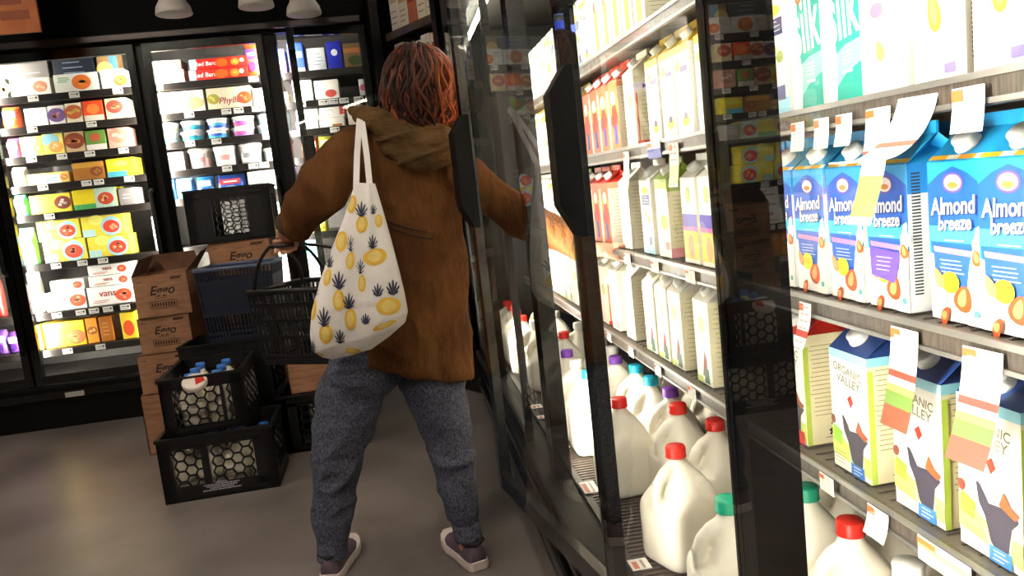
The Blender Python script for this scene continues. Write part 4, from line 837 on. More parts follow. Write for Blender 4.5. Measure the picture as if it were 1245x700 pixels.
# milk bottles in crates
def bottle_proto(capc, bodyc='#ece6d2'):
    q = MB(); q.lathe([(.050, 0), (.054, .006), (.054, .12), (.05, .145), (.028, .18), (.018, .195), (.017, .215)], mat(bodyc, .3), 20)
    o = q.build('milk_bottle'); q = MB(); q.lathe([(.021, .205), (.021, .228), (.019, .231), (.0, .231)], mat(capc, .35), 20); q.build('cap', o); 
    q = MB(); q.lathe([(.0548, .05), (.0548, .11)], mat('#efe9d8', .4), 20); q.build('label', o); return Proto(o)
bp = bottle_proto('#3f7fe0')
i = 0
for gx in (-.055, .06):
    for gy in (-.155, -.035, .085):
        i += 1; a = .05
        x = -.95+gx*math.cos(a)-gy*math.sin(a); y = 3.66+gx*math.sin(a)+gy*math.cos(a)
        bp.place((x, y, .287+.016), 0, 'white milk bottle with blue cap inside the upper crate, %s counting from its left' % ORD[i-1], 'bottle', 'blue capped bottles in the upper crate')
i = 0
for gx in (-.165, -.052, .061, .174):
    for gy in (-.085, .035):
        i += 1; bp.place((-.915+gx, 3.57+gy, .016), 0, 'white milk bottle inside the lettered floor crate, %s counting from its left' % ORD[i-1], 'bottle', 'bottles in the lettered floor crate')
# round white lid with red patch on the upper crate
q = MB(); q.lathe([(.0, 0), (.05, 0), (.052, .004), (.052, .02), (.048, .024), (.0, .024)], mat('#e8ddd4', .45), 24); q.add([(.01, -.03, .0246), (.045, -.01, .0246), (.03, .03, .0246), (.0, .02, .0246)], [(0, 1, 2, 3)], mat('#c22a20', .45))
o = q.build('tub_lid'); o.location = (-.955, 3.42, .50); o.rotation_euler = (.5, 0, .05); tag(o, 'round white lid with red patch leaning on the front of upper crate', 'lid')

def cardboard(w, d, h, loc, rz, label, openf=False, text=True):
    r = empty('cardboard_box', loc, rz); q = MB(); t = .004
    q.box((-w/2, -d/2, 0), (w/2, -d/2+t, h), CARD); q.box((-w/2, d/2-t, 0), (w/2, d/2, h), CARD); q.box((-w/2, -d/2, 0), (-w/2+t, d/2, h), CARD); q.box((w/2-t, -d/2, 0), (w/2, d/2, h), CARD); q.box((-w/2, -d/2, 0), (w/2, d/2, t), CARD)
    ink = mat('#2a1a14', .7)
    if text:
        F = FF(0, -d/2, 0, 1); q.text('Eggo', h*.30, ink, F @ Matrix.Translation((0, h*.62, 0)), shear=.3, bold=.0012)
        for (u0, v0, u1, v1) in ((-.25, .2, .25, .215), (-.25, .36, .25, .375), (-.25, .2, -.24, .375), (.24, .2, .25, .375)): rect(q, F, u0*w, v0*h, u1*w, v1*h, ink)
        for k in range(9): rect(q, F, (-.22+k*.05)*w, .24*h, (-.19+k*.05)*w, .335*h, ink)
        strokes(q, F, .18*w, .86*h, .42*w, .93*h, 3, ink, h=.004, seed=3); strokes(q, F, -.15*w, .42*h, .15*w, .5*h, 2, ink, h=.0025, seed=8); strokes(q, F, -.44*w, .84*h, -.3*w, .88*h, 1, ink, h=.003)
    q.build('carton_body', r)
    def flap(pts, m): 
        q = MB(); n = (Vector(pts[1])-Vector(pts[0])).cross(Vector(pts[2])-Vector(pts[1])).normalized()*.003
        vs = [Vector(p) for p in pts]+[Vector(p)-n for p in pts]; k = len(pts)
        q.add(vs, [tuple(range(k)), tuple(range(2*k-1, k-1, -1))]+[(i+k, (i+1) % k+k, (i+1) % k, i) for i in range(k)], m); q.build('flap', r)
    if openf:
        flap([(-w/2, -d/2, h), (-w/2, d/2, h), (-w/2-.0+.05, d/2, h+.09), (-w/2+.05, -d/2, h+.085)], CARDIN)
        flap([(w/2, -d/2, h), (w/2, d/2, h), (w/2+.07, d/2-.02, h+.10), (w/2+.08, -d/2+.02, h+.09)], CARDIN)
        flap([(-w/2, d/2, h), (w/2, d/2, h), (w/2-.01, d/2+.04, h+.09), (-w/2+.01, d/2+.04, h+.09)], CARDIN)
    else:
        flap([(-w/2, -d/2, h), (w/2, -d/2, h), (w/2, -.002, h), (-w/2, -.002, h)], CARD); flap([(w/2, d/2, h), (-w/2, d/2, h), (-w/2, .002, h), (w/2, .002, h)], CARD)
        q = MB(); q.box((-w/2-.001, -.025, h), (w/2+.001, .025, h+.001), mat('#b89468', .4)); q.build('tape', r)
    tag(r, label, 'box', 'brown cardboard cartons'); return r
cardboard(.28, .30, .32, (-1.315, 4.35, 0), .0, 'closed brown cardboard box on the floor, bottom of the left stack', text=False)
cardboard(.27, .30, .205, (-1.305, 4.35, .322), .03, 'lowest lettered brown box of the left stack, half hidden by the crate')
cardboard(.26, .30, .19, (-1.275, 4.35, .529), -.02, 'middle lettered brown box of the left stack')
cardboard(.265, .30, .215, (-1.265, 4.34, .721), .05, 'open brown box with raised flaps on top of the left stack', True)
cardboard(.34, .30, .42, (-.90, 4.52, 0), .0, 'large brown box on the floor beneath the rear pile', text=False)
cardboard(.34, .30, .42, (-.90, 4.52, .422), .0, 'large brown box in the middle of the rear pile', text=False)
cardboard(.32, .30, .21, (-.885, 4.52, .844), .02, 'lettered brown box under the topmost black crate', text=True)
cardboard(.38, .28, .26, (-.46, 4.03, .292), .04, 'shaded brown box on the floor crate behind the legs', text=False)

def basket(name, loc, rz, w, d, h, m, label, rimm, solid=False, handles=()):
    r = empty(name, loc, rz); tp = .88
    def P(u, v, z): s_ = tp+(1-tp)*z/h; return Vector((u*w/2*s_, v*d/2*s_, z))
    q = MB()
    q.add([P(-1, -1, 0), P(1, -1, 0), P(1, 1, 0), P(-1, 1, 0), P(-1, -1, .006), P(1, -1, .006), P(1, 1, .006), P(-1, 1, .006)], [(0,3,2,1),(4,5,6,7),(0,1,5,4),(1,2,6,5),(2,3,7,6),(3,0,4,7)], m)
    for fc in range(4):
        def W_(u, z):
            return [P(u, -1, z), P(1, u, z), P(-u, 1, z), P(-1, -u, z)][fc]
        nrm = [Vector((0, -1, 0)), Vector((1, 0, 0)), Vector((0, 1, 0)), Vector((-1, 0, 0))][fc]
        L_ = w if fc % 2 == 0 else d; n = int(L_/.018)
        for i in range(n+1):
            u = -1+2*i/n; q.bar(W_(u, 0), W_(u, h), .007, .005, m, nrm)
        if solid:
            for a, b, z0, z1 in ((-.94, .8, .36*h, .8*h),):
                q.add([W_(a, z0)+nrm*.003, W_(b, z0)+nrm*.003, W_(b, z1)+nrm*.003, W_(a, z1)+nrm*.003, W_(a, z0)-nrm*.001, W_(b, z0)-nrm*.001, W_(b, z1)-nrm*.001, W_(a, z1)-nrm*.001], [(0,1,2,3),(7,6,5,4),(0,4,5,1),(3,2,6,7),(0,3,7,4),(1,5,6,2)], m)
        for z, ww in ((.004, .02), (.1*h, .012), (.36*h, .014), (.6*h, .01), (.82*h, .014)): q.bar(W_(-1, z), W_(1, z), ww, .007, m, nrm)
    q.build('shell', r)
    q = MB(); o = .012
    for a, b in ((P(-1, -1, h), P(1, -1, h)), (P(1, -1, h), P(1, 1, h)), (P(1, 1, h), P(-1, 1, h)), (P(-1, 1, h), P(-1, -1, h))): q.tube([a, (a+b)/2, b], .010, rimm, 8)
    q.build('rim', r)
    inv = (Matrix.Translation(loc) @ Matrix.Rotation(rz, 4, 'Z')).inverted()
    for hp in handles:
        q = MB(); q.tube([inv @ Vector(p) for p in hp], .006, BPLAST, 8); q.build('handle', r)
    tag(r, label, 'basket'); return r
ph = at(345, 299, 2.5)
def arc(a, t, b, n=10):
    a, t, b = Vector(a), Vector(t), Vector(b); out = []
    for i in range(n+1):
        s_ = i/n; out.append(a*(1-s_)**2+t*2*s_*(1-s_)+b*s_*s_)
    return out
basket('shopping_basket', (-.98+.135, 4.13, .586), -.03, .37, .30, .355, NAVY, 'navy plastic shopping basket standing on the crates beside the brown boxes', mat('#53607a', .35), solid=True)
hb = (-.325, 2.80, .675)
bm_ = Matrix.Translation(hb) @ Matrix.Rotation(-.55, 4, 'Z')
def bl(u, v, z): return bm_ @ Vector((u, v, z))
hp = [at(345, 299, 2.50)]
def handle_path(v):
    a = bl(-.165, v, .24); b = bl(.165, v, .24); g = Vector((hp[0].x, 2.52, hp[0].z))
    return arc(a, a+Vector((.02, -.02, .12)), g+Vector((-.05, .03, 0)), 7)[:-1]+[g+Vector((-.05, .03, 0)), g, g+Vector((.05, -.0, 0))]+arc(g+Vector((.05, 0, 0)), b+Vector((-.02, -.02, .12)), b, 7)[1:]
basket('shopping_basket', hb, -.55, .36, .29, .25, BPLAST, 'black plastic shopping basket held by its handle in the left hand', BPLAST, handles=[handle_path(-.13), handle_path(.13)])

# ------------------------------------------------------------------ the shopper
BY = 2.52
SKIN = mat('#c08a72', .5, var=.05); JACK = bumpify(noisemat('jacket_cotton', '#4a2b15', '#6c4724', 7, .85, stretch=(1, 1, .6), spec=.15), 6, 1.0, .06, (1.4, 1.4, .6), 5)
HOODM = bumpify(noisemat('hood_cotton', '#4c3820', '#6c502e', 7, .85, spec=.2), 14, .7, .02, (1, 1, 2.5), 4)
TROU = bumpify(noisemat('marl_jersey', '#262936', '#666a7a', 260, .9, .3, .7, stretch=(1, 1, .5), detail=3, spec=.15), 7, .9, .05, (1, 1, 1.4), 3)
HAIRD = bumpify(noisemat('hair_dark', '#120705', '#30120a', 30, .6, spec=.25, stretch=(3, 3, .4)), 60, .8, .01, (3, 3, .3)); HAIRA = noisemat('hair_auburn_and_lit', '#5a260c', '#9c4a18', 30, .5, spec=.3, stretch=(3, 3, .4)); HAIRB = noisemat('hair_brown', '#2c1007', '#54200c', 30, .5, spec=.3, stretch=(3, 3, .4))
person = empty('person', (-.1, 2.45, 0)); PI_ = Matrix.Translation((.1, -2.45, 0))
tag(person, 'person seen from behind in long brown hooded jacket and grey joggers, reaching into cooler', 'person')
def pbuild(q, name, par=None, vox=None, sm=4, mats=None):
    q.v = [PI_ @ v for v in q.v]; o = q.build(name, par or person)
    if vox: remesh(o, vox, sm, mats)
    return o
HC = at(509, 98, 2.5); SL = at(436, 172, 2.52); SR = at(550, 196, 2.50)
EL = at(388, 232, 2.42); WL = at(352, 279, 2.48); HL = Vector((hp[0].x, 2.51, hp[0].z+.006))
ER = at(636, 264, 2.435); WR = at(712, 300, 2.37); HR = at(733, 304, 2.345)
hipL, hipR = Vector((-.08, BY, .80)), Vector((.055, BY, .80))
LLEG = [hipL, at(430, 470, 2.53), at(414, 535, 2.52), at(405, 610, 2.51), at(404, 668, 2.49)]
RLEG = [hipR, at(524, 462, 2.50), at(546, 530, 2.46), at(557, 590, 2.43), at(568, 645, 2.41)]
# sphere helper
def ball(q, c, r, m, n=14, sc=(1, 1, 1), M=None):
    c = Vector(c); rings = []
    for i in range(1, n//2):
        a = PI*i/(n//2); rings.append([c+Vector((r*sc[0]*math.sin(a)*math.cos(2*PI*k/n), r*sc[1]*math.sin(a)*math.sin(2*PI*k/n), -r*sc[2]*math.cos(a))) for k in range(n)])
    q.loft(rings, m, M)
# body
q = MB(); cz = (SL+SR)/2
q.loft([ering(Vector((.01, BY, .78)), .15, .10), ering(Vector((.01, BY, .86)), .15, .10), ering(Vector((.02, BY, 1.0)), .12, .085), ering(Vector((.03, BY, 1.18)), .13, .09), ering(cz+Vector((0, .02, -.03)), .15, .08), ering(cz+Vector((.01, .01, .04)), .10, .06)], SKIN)
q.tube([cz+Vector((.01, 0, 0)), cz+Vector((.03, -.0, .08)), HC+Vector((0, 0, -.04))], [.06, .052, .05], SKIN, 14)
ball(q, HC+Vector((0, 0, .01)), .082, SKIN, 20, (1, 1.1, 1.28)); fd = Vector((.55, .83, 0)).normalized(); sd = Vector((fd.y, -fd.x, 0))
ball(q, HC+fd*.045+Vector((0, 0, -.045)), .055, SKIN, 16, (1, 1, .95))
q.tube([HC+fd*.085+Vector((0, 0, .02)), HC+fd*.105+Vector((0, 0, -.012)), HC+fd*.088+Vector((0, 0, -.022))], [.008, .014, .01], SKIN, 8)
for s_ in (-1, 1): ball(q, HC+sd*.082*s_+Vector((0, 0, -.005)), .026, SKIN, 10, (.5, .8, 1.2))
for leg, rr_ in ((LLEG, (.085, .08, .06, .044, .033)), (RLEG, (.085, .08, .055, .042, .032))):
    q.tube(leg, list(rr_), SKIN, 14)
def arm(sh, el, wr): q.tube([sh, (sh+el)/2, el, (el+wr)/2, wr], [.05, .044, .037, .034, .025], SKIN, 12)
arm(SL, EL, WL); arm(SR, ER, WR)
# feet
LF = (at(404, 690, 2.46), Vector((.25, .97, 0)).normalized()); RF = (Vector((.075, 2.41, .04)), Vector((-.3, .95, 0)).normalized())
LFp = Vector((LLEG[-1].x, LLEG[-1].y, .035)); RFp = Vector((RLEG[-1].x, RLEG[-1].y, .035))
q.tube([LLEG[-1], LFp+Vector((0, 0, .02)), LFp+Vector((.02, .1, -.004)), LFp+Vector((.03, .15, -.010))], [.033, .030, .022, .014], SKIN, 10)
q.tube([RLEG[-1], RFp+Vector((0, 0, .02)), RFp+RF[1]*.09+Vector((0, 0, -.004)), RFp+RF[1]*.14+Vector((0, 0, -.010))], [.033, .030, .022, .014], SKIN, 10)
# left hand: palm above the handles, fingers hooked around them
def finger(pts, r): q.tube(pts, [r, r*.95, r*.9, r*.75][:len(pts)], SKIN, 8)
ax = Vector((1, 0, 0)); g = Vector((hp[0].x, 2.52, hp[0].z))
q.tube([WL, g+Vector((.012, -.01, .045)), g+Vector((0, -.0, .022))], [.026, .032, .024], SKIN, 12, flat=.75)
for i, (dx, ln) in enumerate(((-.030, .9), (-.010, 1.0), (.010, .95), (.029, .8))):
    b_ = g+ax*dx+Vector((0, .012, .02)); finger([b_, b_+Vector((0, .016, -.018*ln)), b_+Vector((0, .0, -.045*ln)), b_+Vector((0, -.022, -.042*ln))], .0088)
b_ = g+Vector((.02, -.015, .03)); finger([b_, b_+Vector((.022, -.012, -.012)), b_+Vector((.018, -.014, -.036))], .0095)
# right hand reaching between the cartons
dR = (HR-WR).normalized(); fR = Vector((.93, -.05, -.1)).normalized()
q.tube([WR, WR+dR*.05, HR+fR*.03], [.026, .033, .030], SKIN, 12, flat=.7)
for i, (dy, dz, ln) in enumerate(((-.026, .012, .060), (-.009, .016, .068), (.009, .014, .064), (.025, .006, .052))):
    b_ = HR+fR*.035+Vector((0, dy, dz)); finger([b_, b_+fR*ln*.45+Vector((0, 0, .002)), b_+fR*ln*.78+Vector((0, 0, -.016)), b_+fR*ln*.9+Vector((0, 0, -.038))], .0085)
b_ = HR+Vector((0, -.03, -.012)); finger([b_, b_+fR*.03+Vector((0, -.012, -.01)), b_+fR*.055+Vector((0, -.006, -.018))], .0095)
pbuild(q, 'body', None, .0055, 3, [SKIN])
for s_ in (-1, 1):
    q = MB(); ball(q, HC+fd*.083+sd*.03*s_+Vector((0, 0, .018)), .011, WHITE, 12); ball(q, HC+fd*.0905+sd*.03*s_+Vector((0, 0, .018)), .0055, mat('#2a1a12', .2), 10); pbuild(q, 'eye')
q = MB(); q.tube([HC+fd*.092+sd*-.022+Vector((0, 0, -.052)), HC+fd*.101+Vector((0, 0, -.05)), HC+fd*.092+sd*.022+Vector((0, 0, -.052))], [.003, .007, .003], mat('#a04a44', .4), 8); pbuild(q, 'lips')
# joggers
q = MB(); RT = [(.12, .11, .092, .068, .047), (.105, .105, .080, .060, .042)]
q.loft([ering(Vector((.0, BY, .70)), .15, .12), ering(Vector((.0, BY, .80)), .14, .12), ering(Vector((.02, BY, .95)), .14, .105)], TROU)
for leg, rs in ((LLEG, RT[0]), (RLEG, RT[1])):
    pts = []; rr2 = []
    for i in range(len(leg)-1):
        for k in range(5):
            s_ = k/5; pts.append(leg[i].lerp(leg[i+1], s_)); base_r = rs[i]*(1-s_)+rs[i+1]*s_
            rr2.append(base_r*(1+.035*math.sin(i*5+k*1.9)+(.09*math.exp(-((i*5+k-17)/1.6)**2))))
    pts.append(leg[-1]+Vector((0, 0, -.012))); rr2.append(rs[-1]); q.tube(pts, rr2, TROU, 18)
tr = pbuild(q, 'joggers', None, .008, 4, [TROU]); folds(tr, .011, (5, 5, 9, 4), 12, lambda c: max(0, min(1, (c.z-.10)/.12)))
for leg, r_ in ((LLEG, .047), (RLEG, .043)):
    q = MB(); d_ = (leg[-1]-leg[-2]).normalized(); rings = []
    for k in range(7): rings.append([leg[-1]+d_*(-.03+k*.009)+Vector((math.cos(a), math.sin(a), 0))*(r_+.002+.002*(k % 2)) for a in [2*PI*j/24 for j in range(24)]])
    q.loft(rings, TROU); pbuild(q, 'ankle_cuff', tr)
# jacket
q = MB()
def lr(l, r, ry, Y=2.52, p=2.2, yo=0):
    a, b = at(l[0], l[1], Y), at(r[0], r[1], Y); c = (a+b)/2; u = (b-a)/2
    return ering(c+Vector((0, yo, 0)), 1, 1, 28, ux=u, uy=Vector((0, ry, 0)), p=p)
q.loft([lr((436, 440), (577, 456), .145, p=2.4), lr((434, 432), (576, 446), .15, p=2.4), lr((434, 390), (573, 402), .145), lr((434, 345), (569, 355), .135), lr((434, 300), (566, 308), .125), lr((434, 262), (564, 270), .118), lr((430, 225), (562, 236), .12), lr((426, 195), (558, 210), .118), lr((430, 172), (553, 187), .105), lr((446, 152), (545, 165), .085), lr((466, 142), (536, 150), .065)], JACK)
def sleeve(sh, el, wr, rs, n=7):
    pts = []; rr2 = []
    P = [sh, el, wr]
    for i in range(2):
        for k in range(n):
            s_ = k/n; p_ = P[i].lerp(P[i+1], s_)
            pts.append(p_); rr2.append((rs[i]*(1-s_)+rs[i+1]*s_)*(1+.05*math.sin(k*2.4+i)))
    pts.append(wr); rr2.append(rs[2]); q.tube(pts, rr2, JACK, 18)
sleeve(SL+Vector((.02, 0, -.015)), EL, WL+Vector((.0, 0, .0)), (.088, .073, .050)); sleeve(SR+Vector((-.03, 0, -.01)), ER, WR, (.082, .062, .046))
jk = pbuild(q, 'jacket', None, .009, 4, [JACK])
# waist seam with drawcord
q = MB()
pts = []
for k in range(13):
    t_ = k/12; x = 452+t_*104; y = 262+t_*26+math.sin(t_*PI)*4
    u_ = (x-499)/66; pts.append(Vector(at(x, y, 2.52-.118*math.sqrt(max(.02, 1-u_*u_))*1.0-.006)))
q.tube(pts, .0035, mat('#2a180c', .8), 6); q.tube([p+Vector((0, -.001, -.018)) for p in pts], .0025, mat('#2a180c', .8), 6); pbuild(q, 'waist_drawcord', jk)
q = MB()
def drape(P_, rr2, flat=1): q.tube([at(x, y, Y) for x, y, Y in P_], rr2, HOODM, 14, flat=flat)
drape([(428, 134, 2.56), (440, 140, 2.47), (462, 155, 2.42), (487, 170, 2.39), (515, 176, 2.385), (538, 173, 2.41), (552, 166, 2.47), (548, 150, 2.56)], [.012, .026, .032, .036, .038, .036, .028, .018])
drape([(440, 134, 2.56), (456, 140, 2.47), (478, 152, 2.43), (505, 160, 2.41), (532, 160, 2.42), (548, 154, 2.5)], [.012, .026, .03, .032, .032, .022])
drape([(458, 164, 2.45), (476, 180, 2.41), (498, 191, 2.385), (520, 192, 2.385), (541, 186, 2.41), (552, 178, 2.45)], [.016, .03, .038, .040, .034, .016])
q.loft([lr((440, 140), (550, 158), .07), lr((462, 128), (540, 140), .06)], HOODM)
hd_ = pbuild(q, 'hood', jk, .006, 2, [HOODM]); folds(hd_, .010, (6, 6, 22, 5), 5)
for W_, r_ in ((WL-(WL-EL).normalized()*.004, .052), (WR-(WR-ER).normalized()*.004, .048)):
    d_ = ((WL-EL) if W_.x < 0 else (WR-ER)).normalized(); q = MB()
    q.tube([W_-d_*.03, W_-d_*.028, W_-d_*.0, W_+d_*.006, W_+d_*.006], [r_*.9, r_*1.02, r_, r_*.98, r_*.7], mat('#3c2714', .85), 18); pbuild(q, 'cuff', jk)
# hair
q = MB()
HR_ = [(52, 497, 518), (58, 486, 530), (68, 478, 540), (82, 472, 547), (98, 468, 550), (115, 466, 552), (132, 468, 553), (146, 474, 552), (157, 486, 550), (164, 504, 544)]
HD = [.03, .06, .082, .096, .10, .10, .097, .092, .082, .05]
def hring(i, n=30): y, l, r = HR_[i]; return lr((l, y), (r, y+2), HD[i], Y=2.5, p=2.1, yo=.012*0-.004*i+.01)
q.loft([hring(i) for i in range(len(HR_))], HAIRD)
folds(jk, .013, (7, 7, 5, 3), 3)
hair = pbuild(q, 'hair', None, .006, 4, [HAIRD])
folds(hair, .006, (40, 40, 7, 0), 8)
q = MB(); rg = random.Random(11)
def hsurf(a, s_, e):
    s_ = max(0, min(.999, s_))*(len(HR_)-1); i = int(s_); f_ = s_-i
    y = HR_[i][0]*(1-f_)+HR_[i+1][0]*f_; l = HR_[i][1]*(1-f_)+HR_[i+1][1]*f_; r = HR_[i][2]*(1-f_)+HR_[i+1][2]*f_; dd = HD[i]*(1-f_)+HD[i+1]*f_
    A_, B_ = at(l, y, 2.5), at(r, y+2, 2.5); c = (A_+B_)/2+Vector((0, .01-.004*s_, 0)); u = (B_-A_)/2
    return c+u*math.cos(a)*(1+e/.1)+Vector((0, dd+e, 0))*math.sin(a)
for k in range(190):
    a0 = -PI*rg.uniform(-.12, 1.12); s0 = rg.uniform(0, .25); s1 = rg.uniform(.75, .999); amp = rg.uniform(.06, .24); fr_ = rg.uniform(1.2, 2.6); ph_ = rg.uniform(0, 6.28)
    N_ = 22; pts = []; e0 = rg.uniform(-.002, .009)
    for i in range(N_+1):
        t_ = i/N_; s_ = s0+(s1-s0)*t_; a = a0+amp*math.sin(ph_+fr_*2*PI*t_)*t_**.6; pts.append(hsurf(a, s_, e0+.004*math.sin(ph_*2+t_*7)))
    xr = math.cos(a0); m_ = HAIRA if rg.random() < .12+.6*max(0, xr) else (HAIRB if rg.random() < .5 else HAIRD)  # more auburn locks at right: light from that side put into strand colour
    r0 = rg.uniform(.0025, .0075); q.tube(pts, [r0*(.4+.6*math.sin(PI*min(1, .15+.8*i/N_))) for i in range(N_+1)], m_, 6)
for (P_) in ([(474, 100), (466, 112), (468, 124), (478, 134), (484, 146), (480, 158), (488, 165)], [(480, 92), (470, 106), (465, 118), (470, 130), (466, 142), (474, 152)], [(500, 90), (508, 106), (502, 122), (512, 136), (508, 150), (518, 164)], [(520, 86), (530, 102), (524, 120), (534, 134), (528, 150), (536, 163)], [(540, 84), (546, 104), (541, 122), (549, 138), (544, 152), (551, 162)], [(506, 96), (496, 112), (500, 128), (492, 142), (500, 158)]):
    pts = []
    for j, (x, y) in enumerate(P_):
        l_, r_ = 466, 552; u_ = max(-.95, min(.95, (x-509)/44)); pts.append(at(x, y, 2.5-.105*math.sqrt(1-u_*u_)-.006))
    sm_ = []
    for j in range(len(pts)-1):
        p0, p1, p2, p3 = pts[max(j-1, 0)], pts[j], pts[j+1], pts[min(j+2, len(pts)-1)]
        for t_ in (0, .25, .5, .75): sm_.append(.5*((2*p1)+(p2-p0)*t_+(2*p0-5*p1+4*p2-p3)*t_*t_+(3*p1-p0-3*p2+p3)*t_**3))
    sm_.append(pts[-1])
    for o_ in (-.004, 0, .004): q.tube([p+Vector((o_, abs(o_), 0)) for p in sm_], [.0045*math.sin(PI*(.12+.83*j/len(sm_))) for j in range(len(sm_))], HAIRA, 7)
pbuild(q, 'hair_locks', hair)
# shoes
def shoe(heel, dirv, pitch=0):
    d_ = Vector(dirv).normalized(); M_ = Matrix.Translation(heel) @ Matrix.Rotation(math.atan2(d_.y, d_.x)-PI/2, 4, 'Z') @ Matrix.Rotation(pitch, 4, 'X')
    up = mat('#5c4c5a', .75, var=.15, scale=90); so = mat('#d8ccc8', .55)
    prof = [(-.015, .028, .072), (.0, .034, .085), (.03, .036, .088), (.07, .036, .080), (.11, .041, .066), (.155, .046, .056), (.195, .043, .046), (.225, .034, .038), (.245, .018, .030)]
    q = MB(); q.loft([[(x*1.0, y, z) for x, z in [(w*math.cos(a), .018+max(0, (hh-.018)*math.sin(a)) if math.sin(a) > 0 else .018+.004*math.sin(a)) for a in [2*PI*k/18 for k in range(18)]]] for y, w, hh in prof], up, M_)
    o = pbuild(q, 'shoe')
    q = MB(); ol = [(-.022, .022), (-.012, .034), (.03, .040), (.08, .040), (.12, .044), (.16, .050), (.2, .047), (.232, .037), (.254, .018)]
    lift = lambda y: .0+.012*max(0, (y-.18)/.07)
    q.loft([[(sx*w, y, z) for sx, z in ((-1, .003+lift(y)), (-1.04, .014+lift(y)), (-.98, .030+lift(y)), (.98, .030+lift(y)), (1.04, .014+lift(y)), (1, .003+lift(y)))] for y, w in ol], so, M_, smooth=False)
    pbuild(q, 'sole', o)
    q = MB(); q.tube([Vector((x, y, z)) for x, y, z in ((.0, -.012, .082), (.032, .01, .086), (.03, .05, .085), (0, .07, .082), (-.03, .05, .085), (-.032, .01, .086))], .0075, mat('#1c171c', .8), 8, M=M_, closed=True); pbuild(q, 'collar', o)
    q = MB()
    for k in range(4): y = .085+k*.018; z = .080-k*.006; q.tube([(-.02, y, z), (0, y+.004, z+.004), (.02, y, z)], .003, mat('#cfc4c4', .7), 6, M=M_)
    pbuild(q, 'laces', o)
shoe((LFp.x-.01, LFp.y-.04, 0), (.2, .98, 0)); shoe((RFp.x+.018, RFp.y-.045, 0), (-.3, .95, 0))

# tote bag
TB = empty('tote_bag', (-.16, 2.3, .75)); tag(TB, 'white cotton tote bag printed with yellow pineapples hanging from the left shoulder', 'bag', None)
TI = Matrix.Translation((.16, -2.3, -.75))
COT = bumpify(noisemat('white_cotton', '#ece7e4', '#f7f4f0', 8, .85, spec=.2), 7, .5, .02, (1, 1, 1), 4)
TR = [((431, 222), (456, 223), .006), ((427, 238), (460, 236), .018), ((418, 265), (467, 260), .034), ((404, 300), (476, 292), .048), ((390, 338), (485, 326), .06), ((379, 378), (492, 356), .068), ((377, 405), (496, 378), .066), ((380, 426), (493, 391), .052), ((392, 434), (474, 408), .03), ((404, 437), (452, 424), .008)]
TY = 2.27
def tring(s_):
    s_ = max(0, min(len(TR)-1.001, s_)); i = int(s_); f_ = s_-i; f_ = f_
    mix = lambda a, b: a*(1-f_)+b*f_
    l = (mix(TR[i][0][0], TR[i+1][0][0]), mix(TR[i][0][1], TR[i+1][0][1])); r = (mix(TR[i][1][0], TR[i+1][1][0]), mix(TR[i][1][1], TR[i+1][1][1]))
    return l, r, mix(TR[i][2], TR[i+1][2])
def fold(u, s_): return .006*math.sin(u*5+s_*.9)*min(1, s_/3)+.008*math.exp(-((u-.35+s_*.02)/.16)**2)*(1 if s_ < 5 else 0)
def tsurf(u, s_, e, side=-1):
    l, r, ry = tring(s_); A_, B_ = at(l[0], l[1], TY), at(r[0], r[1], TY); c = (A_+B_)/2; uv = (B_-A_)/2
    y = ry*(max(0, 1-abs(u)**2.6))**(1/2.6); return c+uv*u+Vector((0, side*(y+e)+side*fold(u, s_)*(1-u*u), 0))
q = MB(); rings = []
ns = 28
for j in range(ns*2+1):
    s_ = j/(ns*2)*(len(TR)-1); ring = []
    for k in range(48):
        a = 2*PI*k/48; u = math.copysign(abs(math.cos(a))**(2/2.6), math.cos(a)); ring.append(tsurf(u, s_, 0, -1 if math.sin(a) < 0 else 1))
    rings.append(ring)
q.loft(rings, COT)
YEL = mat('#eebf45', .7, var=.1); YEL2 = mat('#f4d47a', .7, var=.1); CRN = mat('#2f2f48', .7)
def pxus(px, py):
    best = None; s_ = 0
    while s_ < len(TR)-1:
        l, r, ry = tring(s_); dx, dy = r[0]-l[0], r[1]-l[1]; n2 = dx*dx+dy*dy; t_ = ((px-l[0])*dx+(py-l[1])*dy)/n2; ds = abs((px-l[0])*dy-(py-l[1])*dx)/math.sqrt(n2)
        if best is None or ds < best[0]: best = (ds, 2*t_-1, s_)
        s_ += .03
    return max(-.985, min(.985, best[1])), best[2]
def patch2(cx, cy, rx, ry, m, e, n=14, rot=0):
    vs = [tsurf(*pxus(cx, cy), e)]; 
    for j in (1, 2, 3):
        for k in range(n):
            a = 2*PI*k/n; x = rx*j/3*math.cos(a); y = ry*j/3*math.sin(a)
            vs.append(tsurf(*pxus(cx+x*math.cos(rot)-y*math.sin(rot), cy+x*math.sin(rot)+y*math.cos(rot)), e))
    fs = [(0, 1+(k+1) % n, 1+k) for k in range(n)]
    for j in range(2):
        for k in range(n): a_, b_ = 1+j*n+k, 1+j*n+(k+1) % n; fs.append((a_, b_, b_+n, a_+n))
    q.add(vs, fs, m, smooth=True)
Z = lambda x, y: (330+x/3.045, 240+y/3.045)
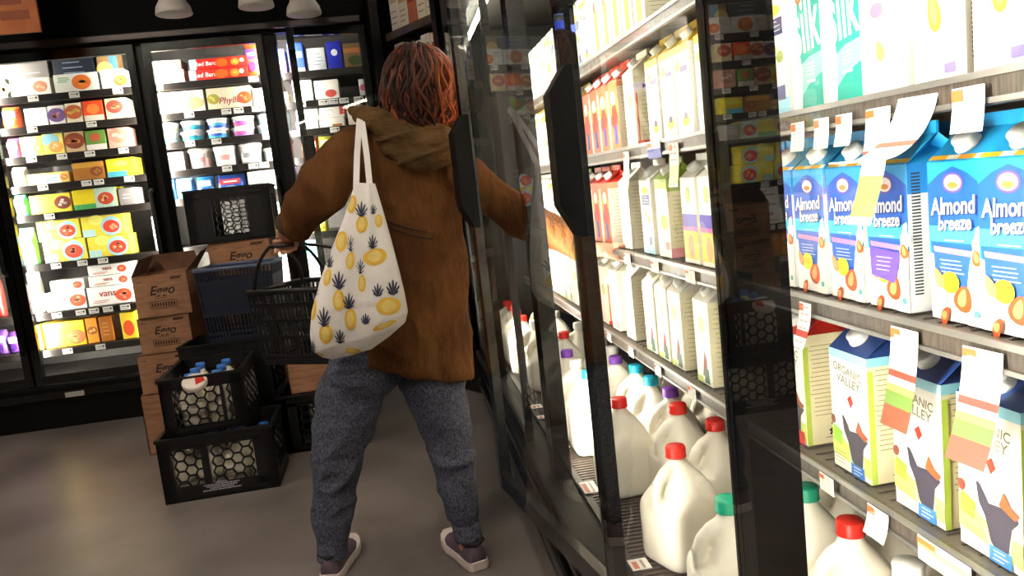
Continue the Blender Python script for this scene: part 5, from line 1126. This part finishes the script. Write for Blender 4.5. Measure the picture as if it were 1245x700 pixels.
for x, y, rx, ry, ro in ((300, 25, 17, 34, .15), (337, 97, 22, 32, .1), (262, 160, 22, 38, .1), (296, 228, 16, 32, .1), (385, 215, 44, 30, -.2), (212, 290, 14, 32, .2), (338, 310, 14, 32, 0), (255, 370, 22, 38, 0), (297, 438, 21, 42, 0), (156, 410, 16, 40, .1), (208, 492, 25, 38, 0), (435, 392, 46, 33, 0), (305, 562, 30, 14, .2), (420, 462, 46, 11, -.35), (180, 578, 16, 9, 0), (398, 85, 14, 24, 0)):
    X_, Y_ = Z(x, y); patch2(X_, Y_, rx/3.045, ry/3.045, YEL, .0016, rot=ro); patch2(X_-.5, Y_-.5, rx/3.045*.6, ry/3.045*.7, YEL2, .0026, rot=ro)
for x, y, rx, ry in ((335, 42, 16, 26), (297, 165, 7, 28), (218, 230, 11, 24), (332, 248, 8, 26), (255, 297, 18, 30), (291, 372, 14, 28), (200, 430, 16, 34), (395, 332, 15, 22), (450, 325, 18, 26), (351, 436, 13, 18), (258, 502, 12, 26), (376, 160, 12, 24), (155, 545, 9, 20), (163, 340, 8, 20), (378, 42, 8, 18)):
    X_, Y_ = Z(x, y); X2, Y2 = rx/3.045*1.15, ry/3.045*1.15
    for (ox, oy, w_, h_, ro) in ((0, -.1, .2, .9, 0), (-.42, 0, .18, .72, -.3), (.42, 0, .18, .72, .3), (-.7, .3, .16, .6, -.6), (.7, .3, .16, .6, .6), (-.5, .7, .15, .4, -1.), (.5, .7, .15, .4, 1.), (0, .75, .55, .14, 0)):
        patch2(X_+ox*X2, Y_+oy*Y2, w_*X2, h_*Y2, CRN, .003, 8, ro)
q.v = [TI @ v for v in q.v]; q.build('bag_body', TB)
for xs in ((433, 434, 436, 437, 438), (450, 446, 442, 440, 440)):
    q = MB(); P_ = [at(xs[0], 230, 2.262), at(xs[1], 190, 2.33), at(xs[2], 160, 2.385), at(xs[3], 146, 2.425), at(xs[4]+1, 138, 2.50), at(xs[4]+3, 150, 2.60), at(xs[4]+4, 185, 2.65)]
    rings = []
    for i, p_ in enumerate(P_):
        t_ = (P_[min(i+1, 6)]-P_[max(i-1, 0)]).normalized(); u_ = Vector((1, 0, 0)); w_ = t_.cross(u_).normalized()
        rings.append([p_+u_*.0085*a+w_*.0016*b for a, b in ((-1, -1), (1, -1), (1, 1), (-1, 1))])
    q.loft(rings, COT, smooth=False); q.v = [TI @ v for v in q.v]; q.build('strap', TB)

# ------------------------------------------------------------------ world and view
w = bpy.data.worlds.new('w'); bpy.context.scene.world = w; w.use_nodes = True
w.node_tree.nodes['Background'].inputs[0].default_value = (.9, .8, .75, 1); w.node_tree.nodes['Background'].inputs[1].default_value = .03
sc = bpy.context.scene
sc.view_settings.view_transform = 'Standard'; sc.view_settings.look = 'None'; sc.view_settings.exposure = 0.3; sc.view_settings.gamma = 1; sc.view_settings.use_curve_mapping = False
sc.cycles.max_bounces = 10; sc.cycles.transparent_max_bounces = 16; sc.cycles.use_denoising = True; sc.cycles.sample_clamp_indirect = 6
for me in bpy.data.meshes:
    if me.users == 0: pass
